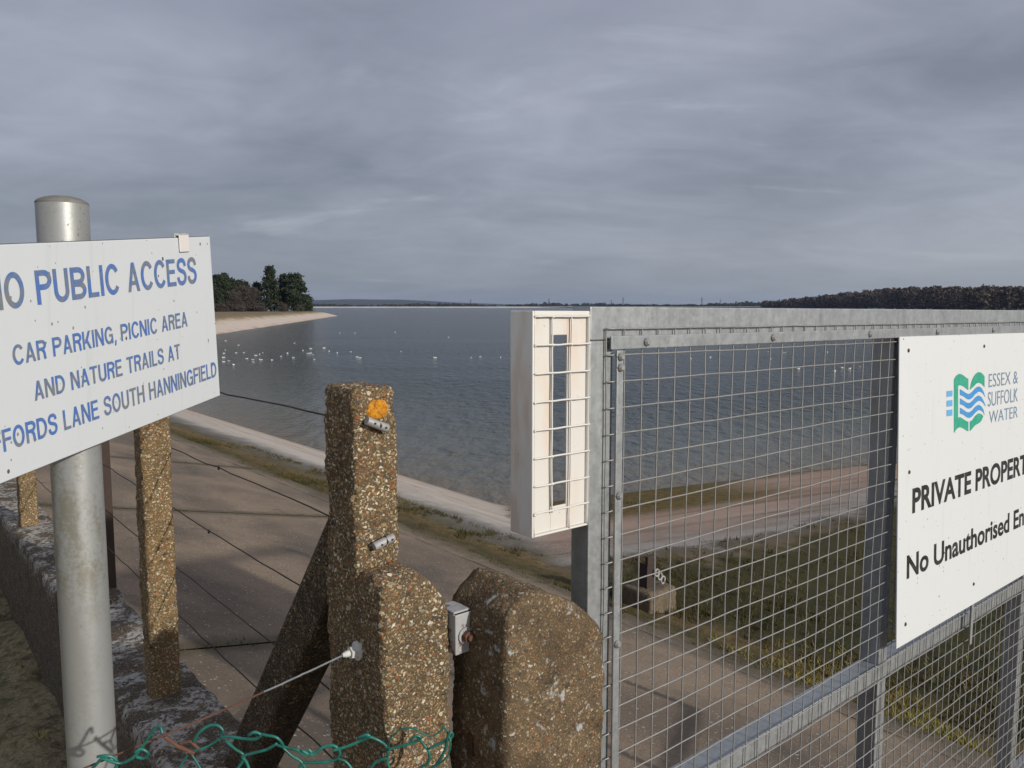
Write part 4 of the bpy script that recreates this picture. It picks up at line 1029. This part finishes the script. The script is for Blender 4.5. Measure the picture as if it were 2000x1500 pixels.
lettering2('CAR PARKING, PICNIC AREA', 0, -0.513, -0.097, 0.1360, 0.1640, LS, M['ink_blue'], t)
lettering2('AND NATURE TRAILS AT', 0, -0.483, -0.127, 0.1925, 0.2205, LS, M['ink_blue'], t)
lettering2('GIFFORDS LANE SOUTH HANNINGFIELD', 3, -0.547, -0.009, 0.2465, 0.2775, LS, M['ink_blue'], t)

# ------------------------------------------------------------------ gate
SK = 0.0062
gate = thing('steel_gate', 'galvanised steel gate filled with square wire mesh, white box at its leading edge', 'gate', W(1.05, 1.02, 1.95))
def part(name, material, *boxes, bevel=0.0025, parent=None):
    b = MB()
    for q in boxes: b.fbox(*q, skew=SK)
    return b.obj(name, material, parent or gate, bevel=bevel)
FS0, FS1 = 1.000, 1.046
part('stile', M['galv'], (1.016, 1.076, FS0, FS1, 0.062, 1.90))
part('stile', M['galv'], (2.205, 2.255, FS0, FS1 + 0.012, 0.062, 1.85))
part('stile', M['galv'], (3.375, 3.425, FS0, FS1 + 0.012, 0.062, 1.85))
part('stile', M['galv'], (4.50, 4.56, FS0, FS1, 0.062, 1.90))
part('top_rail', M['galv'], (1.016, 4.56, FS0, FS1, 0.000, 0.0615))
part('mid_rail', M['galv'], (1.0765, 2.2045, FS0 + 0.002, FS1 + 0.010, 1.020, 1.072), (2.2555, 3.3745, FS0 + 0.002, FS1 + 0.010, 1.020, 1.072), (3.4255, 4.4995, FS0 + 0.002, FS1 + 0.01, 1.020, 1.072))
part('bottom_rail', M['galv'], (1.0765, 4.4995, FS0, FS1, 1.851, 1.90))
# mesh
random.seed(6)
b = MB(); r = 0.00155; oS = [1.0525 + 0.0487 * i for i in range(71)]; dS = [0.0405 + 0.0487 * i for i in range(38)]
SM = 0.9945
def wob(o, d_): return 0.0042 * noise.noise(Vector((o * 3.1, d_ * 3.1, 0))) + 0.0010 * noise.noise(Vector((o * 17, d_ * 17, 2)))
for o in oS:
    pts = [W(o + 0.0021 * noise.noise(Vector((o * 40, d_ * 6, 3))), SM + wob(o, d_), d_ + SK * (o - 1.016)) for d_ in ([0.0385] + [x + 0.0487 * 0.5 * k for x in dS[:-1] for k in (0, 1)] + [dS[-1] + 0.004])]
    b.tube(pts, r, 6)
for d_ in dS:
    pts = [W(o, SM - 2.6 * r * 0.7 + wob(o, d_), d_ + SK * (o - 1.016) + 0.0017 * noise.noise(Vector((o * 7, d_ * 30, 1)))) for o in frange(1.0505, 4.462, 0.0487 / 2)]
    b.tube(pts, r, 6)
b.obj('mesh_panel', M['wire'], gate, smooth=True)
# clamp bars with bolts
cb = part('clamp_bar', M['galv'], (1.0585, 4.52, 0.9875, 0.9925, 0.0535, 0.0785), bevel=0.0015)
for o in (1.155, 1.585, 2.039, 2.452, 2.885, 3.30, 3.72, 4.14):
    b = MB(); p = W(o, 0.9873, 0.066 + SK * (o - 1.016)); b.tube([p, p - ES * 0.0025, p - ES * 0.0065], [0.0085, 0.0085, 0.0045], 8); b.obj('bolt', M['galv_dark'], cb)
vb = part('clamp_bar', M['galv'], (1.0720, 1.0900, 0.9855, 0.9905, 0.0800, 1.84), bevel=0.0015)
for dd in (0.092, 0.112, 0.352, 0.640, 0.930, 1.22, 1.5):
    b = MB(); p = W(1.081, 0.9853, dd); b.tube([p, p - ES * 0.0025, p - ES * 0.0065], [0.0080, 0.0080, 0.0045], 8); b.obj('bolt', M['galv_dark'], vb)
part('latch_strap', M['galv_dark'], (2.800, 2.818, 0.972, 0.978, 0.93, 1.115), bevel=0.001)
# white box
bx = part('lock_box', M['cream'], (0.8835, 0.9265, 1.006, 1.010, 0.0165, 0.396), (0.9645, 1.0115, 1.006, 1.010, 0.0165, 0.396), (0.9265, 0.9645, 1.006, 1.010, 0.0165, 0.050), (0.9265, 0.9645, 1.006, 1.010, 0.353, 0.396), bevel=0.001)
part('side_plate', M['cream_shade_lift'], (0.8790, 0.8835, 1.0005, 1.060, 0.008, 0.400), parent=bx, bevel=0.0018)
part('end_plate', M['cream_plain'], (0.8836, 1.0154, 1.0005, 1.060, 0.008, 0.0164), (0.8836, 1.0154, 1.0005, 1.060, 0.3961, 0.400), (1.0115, 1.0154, 1.0005, 1.060, 0.0165, 0.396), parent=bx, bevel=0.0018)
b = MB()
for i, o in enumerate((0.8835, 0.9250, 0.9695, 1.0140)):
    pts = [W(o + (0.0022 * noise.noise(Vector((i * 9.3, d_ * 16, 1))) if i in (1, 2) else 0), 1.0010, d_ + SK * (o - 1.016)) for d_ in frange(0.0145, 0.3975 if i != 1 else 0.362, 0.02)]
    b.tube(pts, 0.0016, 7)
for k in range(8):
    d_ = 0.0175 + 0.0487 * k
    if k == 7: d_ = 0.357
    b.tube([W(o, 0.9990 + 0.0006 * noise.noise(Vector((o * 60, k, 0))), d_ + SK * (o - 1.016) + 0.0008 * noise.noise(Vector((o * 40, k * 3.1, 0)))) for o in frange(0.8815, 1.0150, 0.008)], 0.0017, 7)
for q in range(16):
    o = random.choice((0.8835, 0.9250, 0.9695, 1.0140)); d_ = 0.0175 + 0.0487 * random.randrange(8); p = W(o, 1.0, min(d_, 0.39)); rr = random.uniform(0.002, 0.0034)
    b.tube([p - ES * rr, p - ES * rr * .6, p + ES * rr * .3, p + ES * rr], [rr * .3, rr * .9, rr, rr * .3], 8)
b.obj('mesh_guard', M['cream_plain'], bx, smooth=True)

# ------------------------------------------------------------------ right sign
def RS(o, d_, lift=0.0): return W(o, 0.985 - 0.0375 * (d_ - 0.082) - lift, d_)
t = thing('property_sign', 'white sign with green and blue emblem and black letters, fixed on the gate', 'sign', RS(2.7, 0.96))
b = MB(); O0, O1, Dt, Db = 2.204, 3.56, 0.083, 0.961; vs = []; fs = []; NO, ND = 40, 26
for k in (0, 1):
    for i in range(ND + 1):
        for j in range(NO + 1):
            o = O0 + (O1 - O0) * j / NO; d_ = Dt + (Db - Dt) * i / ND + 0.0095 * (o - O0)
            if i == ND: d_ += 0.012 * sstep(2.7, 2.2, o) * 0 
            vs.append(RS(o, d_, -0.003 * k + 0.004 * noise.noise(Vector((o * 2.1, d_ * 2.1, 0))) * 0))
nv = (NO + 1) * (ND + 1)
for i in range(ND):
    for j in range(NO):
        a = i * (NO + 1) + j; fs += [(a, a + NO + 1, a + NO + 2, a + 1), (nv + a, nv + a + 1, nv + a + NO + 2, nv + a + NO + 1)]
edge = [j for j in range(NO + 1)] + [i * (NO + 1) + NO for i in range(1, ND + 1)] + [ND * (NO + 1) + j for j in range(NO - 1, -1, -1)] + [i * (NO + 1) for i in range(ND - 1, 0, -1)]
for a, c in zip(edge, edge[1:] + edge[:1]): fs.append((a, c, nv + c, nv + a))
b.add(vs, fs); b.obj('panel', M['board_right'], t)
sl_ = 0.006
lettering('PRIVATE PROPERTY', 'PRIVATE', 2.294, 2.716, 0.5175, 0.5895, RS, M['ink_black'], t, 0.030, 1.0, 'start', v_slope=0.011)
lettering('No Unauthorised Entry', 'No Unauthorised', 2.263, 3.059, 0.7060, 0.7740, RS, M['ink_black'], t, 0.024, 1.0, 'start', v_slope=0.012)
lettering('ESSEX &', 'ESSEX &', 2.848, 3.114, 0.2205, 0.2640, RS, M['ink_slate'], t, -0.004, 1.0, v_slope=0.010)
lettering('SUFFOLK', 'SUFFOLK', 2.843, 3.117, 0.2800, 0.3270, RS, M['ink_slate'], t, -0.004, 1.0, v_slope=0.012)
lettering('WATER', 'WATER', 2.856, 3.119, 0.3440, 0.3835, RS, M['ink_slate'], t, -0.004, 1.0, v_slope=0.012)
def emb(px, py):       # logo drawing units -> sign
    X, Y = 1780 + px / 6.818, 680 + py / 6.818
    r_ = ray(X, Y); do, ds = r_.x * EO.x + r_.y * EO.y, r_.x * ES.x + r_.y * ES.y
    k = 0.9881 / (ds + 0.0375 * -r_.z); return do * k, -r_.z * k
def smooth_poly(pts, corner=()):
    return pts
def spline(pts, n=5):
    q = []
    for i in range(len(pts) - 1):
        a, b_, c, d2 = (Vector(pts[max(i - 1, 0)]), Vector(pts[i]), Vector(pts[i + 1]), Vector(pts[min(i + 2, len(pts) - 1)]))
        for k in range(n):
            t_ = k / n; q.append(tuple(0.5 * ((2 * b_) + (c - a) * t_ + (2 * a - 5 * b_ + 4 * c - d2) * t_ ** 2 + (3 * b_ - a - 3 * c + d2) * t_ ** 3)))
    q.append(tuple(pts[-1])); return q
def strip(mb, top, bot):
    vs = [RS(*emb(*p), 0.0008) for p in top] + [RS(*emb(*p), 0.0008) for p in bot]; n = len(top)
    mb.add(vs, [(i, n + i, n + i + 1, i + 1) for i in range(n - 1)])
b = MB()
x_l = spline([(622,350),(645,342),(690,362),(730,395),(757,406)]); 
strip(b, spline([(565,415),(595,365),(620,348),(645,341),(690,362),(730,395),(757,406)]), spline([(565,1128),(595,1088),(618,1066)] + [(645,1052)] + [(690,1070),(730,1097),(757,1104)])) if False else None
strip(b, spline([(565,416),(582,385),(600,362),(620,349)]), spline([(565,1130),(582,1104),(600,1078),(620,1062)]))
strip(b, spline([(620,349),(645,341),(690,362),(730,395),(757,406)]), spline([(620,504),(645,494),(690,508),(730,540),(757,556)]))
strip(b, spline([(620,926),(645,918),(690,944),(730,970),(757,978)]), spline([(620,1062),(645,1052),(690,1068),(730,1096),(757,1106)]))
strip(b, spline([(780,520),(800,440),(830,375),(865,332),(900,318),(940,335),(972,378)]), spline([(777,552),(800,535),(830,508),(865,472),(900,462),(940,482),(972,522)]))
strip(b, spline([(776,976),(810,955),(845,905),(880,874),(905,868),(932,880),(955,903)]), spline([(776,1106),(810,1070),(845,1030),(880,1008),(905,992),(932,962),(955,906)]))
b.obj('emblem_page', M['logo_green'], t)
b = MB()
for k, dy in enumerate((0, 122, 246)):
    e = (0, 8, -6)[k]
    strip(b, spline([(645,545+dy),(690,572+dy),(730,600+dy),(768,606+dy),(808,580+dy),(850,532+dy),(893,509+dy),(930,530+dy),(960,580+dy),(976+e,640+dy)]),
             spline([(645,624+dy),(690,640+dy),(730,670+dy),(768,683+dy),(808,660+dy),(850,612+dy),(893,580+dy),(925,586+dy),(955,610+dy),(977+e,655+dy)]))
b.obj('emblem_wave', M['logo_blue'], t)
b = MB()
for y0, y1 in ((568, 648), (694, 778), (820, 905)): strip(b, [(468, y0 + 4), (544, y0 - 6)], [(468, y1 + 3), (544, y1 - 8)])
b.obj('emblem_square', M['logo_pale'], t)
for o, d_ in ((2.259, 0.1225), (2.804, 0.128), (2.272, 0.467), (2.75, 0.899), (2.258, 0.904), (3.36, 0.13), (3.36, 0.90), (2.73, 0.45)):
    if (o, d_) == (2.73, 0.45): continue
    b = MB(); p = RS(o, d_, 0.0004); b.tube([p, p - ES * 0.002], [0.0062, 0.0045], 10); b.obj('screw', M['hole'], t)

# ------------------------------------------------------------------ rusty stanchion on its concrete block
bo, bs_ = 6.10, 5.10
h0 = near_h(bo, bs_)[0]; dr = EYE - h0
t = thing('rusty_stanchion', 'broken rusty steel stub with flaking white paint on a concrete block', 'post stub', W(bo + .2, bs_ + .2, dr))
b = MB(); rough_block(b, (bo, bs_, dr - 0.20), (bo + 0.42, bs_ + 0.40, dr + 0.30), (0.03, 0.03, 0.03), 0.03, 0.004, 0.014, seed=2); b.obj('base_block', M['block'], t, smooth=True)
b = MB(); b.fbox(bo + 0.10, bo + 0.24, bs_ + 0.14, bs_ + 0.16, dr - 0.52, dr - 0.19); b.fbox(bo + 0.10, bo + 0.12, bs_ + 0.16, bs_ + 0.26, dr - 0.46, dr - 0.19); b.fbox(bo + 0.06, bo + 0.2, bs_ + 0.10, bs_ + 0.139, dr - 0.56, dr - 0.46)
b.obj('stub', M['angle'], t, bevel=0.006)
b = MB()
for k in range(3):
    c = W(bo + 0.22 + 0.05 * k, bs_ + 0.11, dr - 0.36 + 0.05 * k); b.tube([c + EO * 0.03 * math.cos(a) + Vector((0, 0, 0.038 * math.sin(a))) for a in frange(0, 6.283, 0.5)], 0.010, 6)
b.obj('chain', M['rust_white'], t)

# ------------------------------------------------------------------ air
mb = MB(); mb.hexa([(-5200, -80, -2.2), (5600, -80, -2.2), (5600, 9300, -2.2), (-5200, 9300, -2.2), (-5200, -80, 75), (5600, -80, 75), (5600, 9300, 75), (-5200, 9300, 75)])
hm = bpy.data.materials.new('haze'); hm.use_nodes = True; hn = hm.node_tree; hn.nodes.clear(); gh = G(hn)
vol = gh.n('ShaderNodeVolumePrincipled', {'Color': (0.50, 0.66, 0.98, 1), 'Density': 0.00005, 'Anisotropy': 0.2})
ho = gh.n('ShaderNodeOutputMaterial'); hn.links.new(vol.outputs[0], ho.inputs['Volume'])
hz = mb.obj('haze', hm); hz['kind'] = 'stuff'
tag(hz, 'thin bluish winter air over the whole reservoir', 'haze')
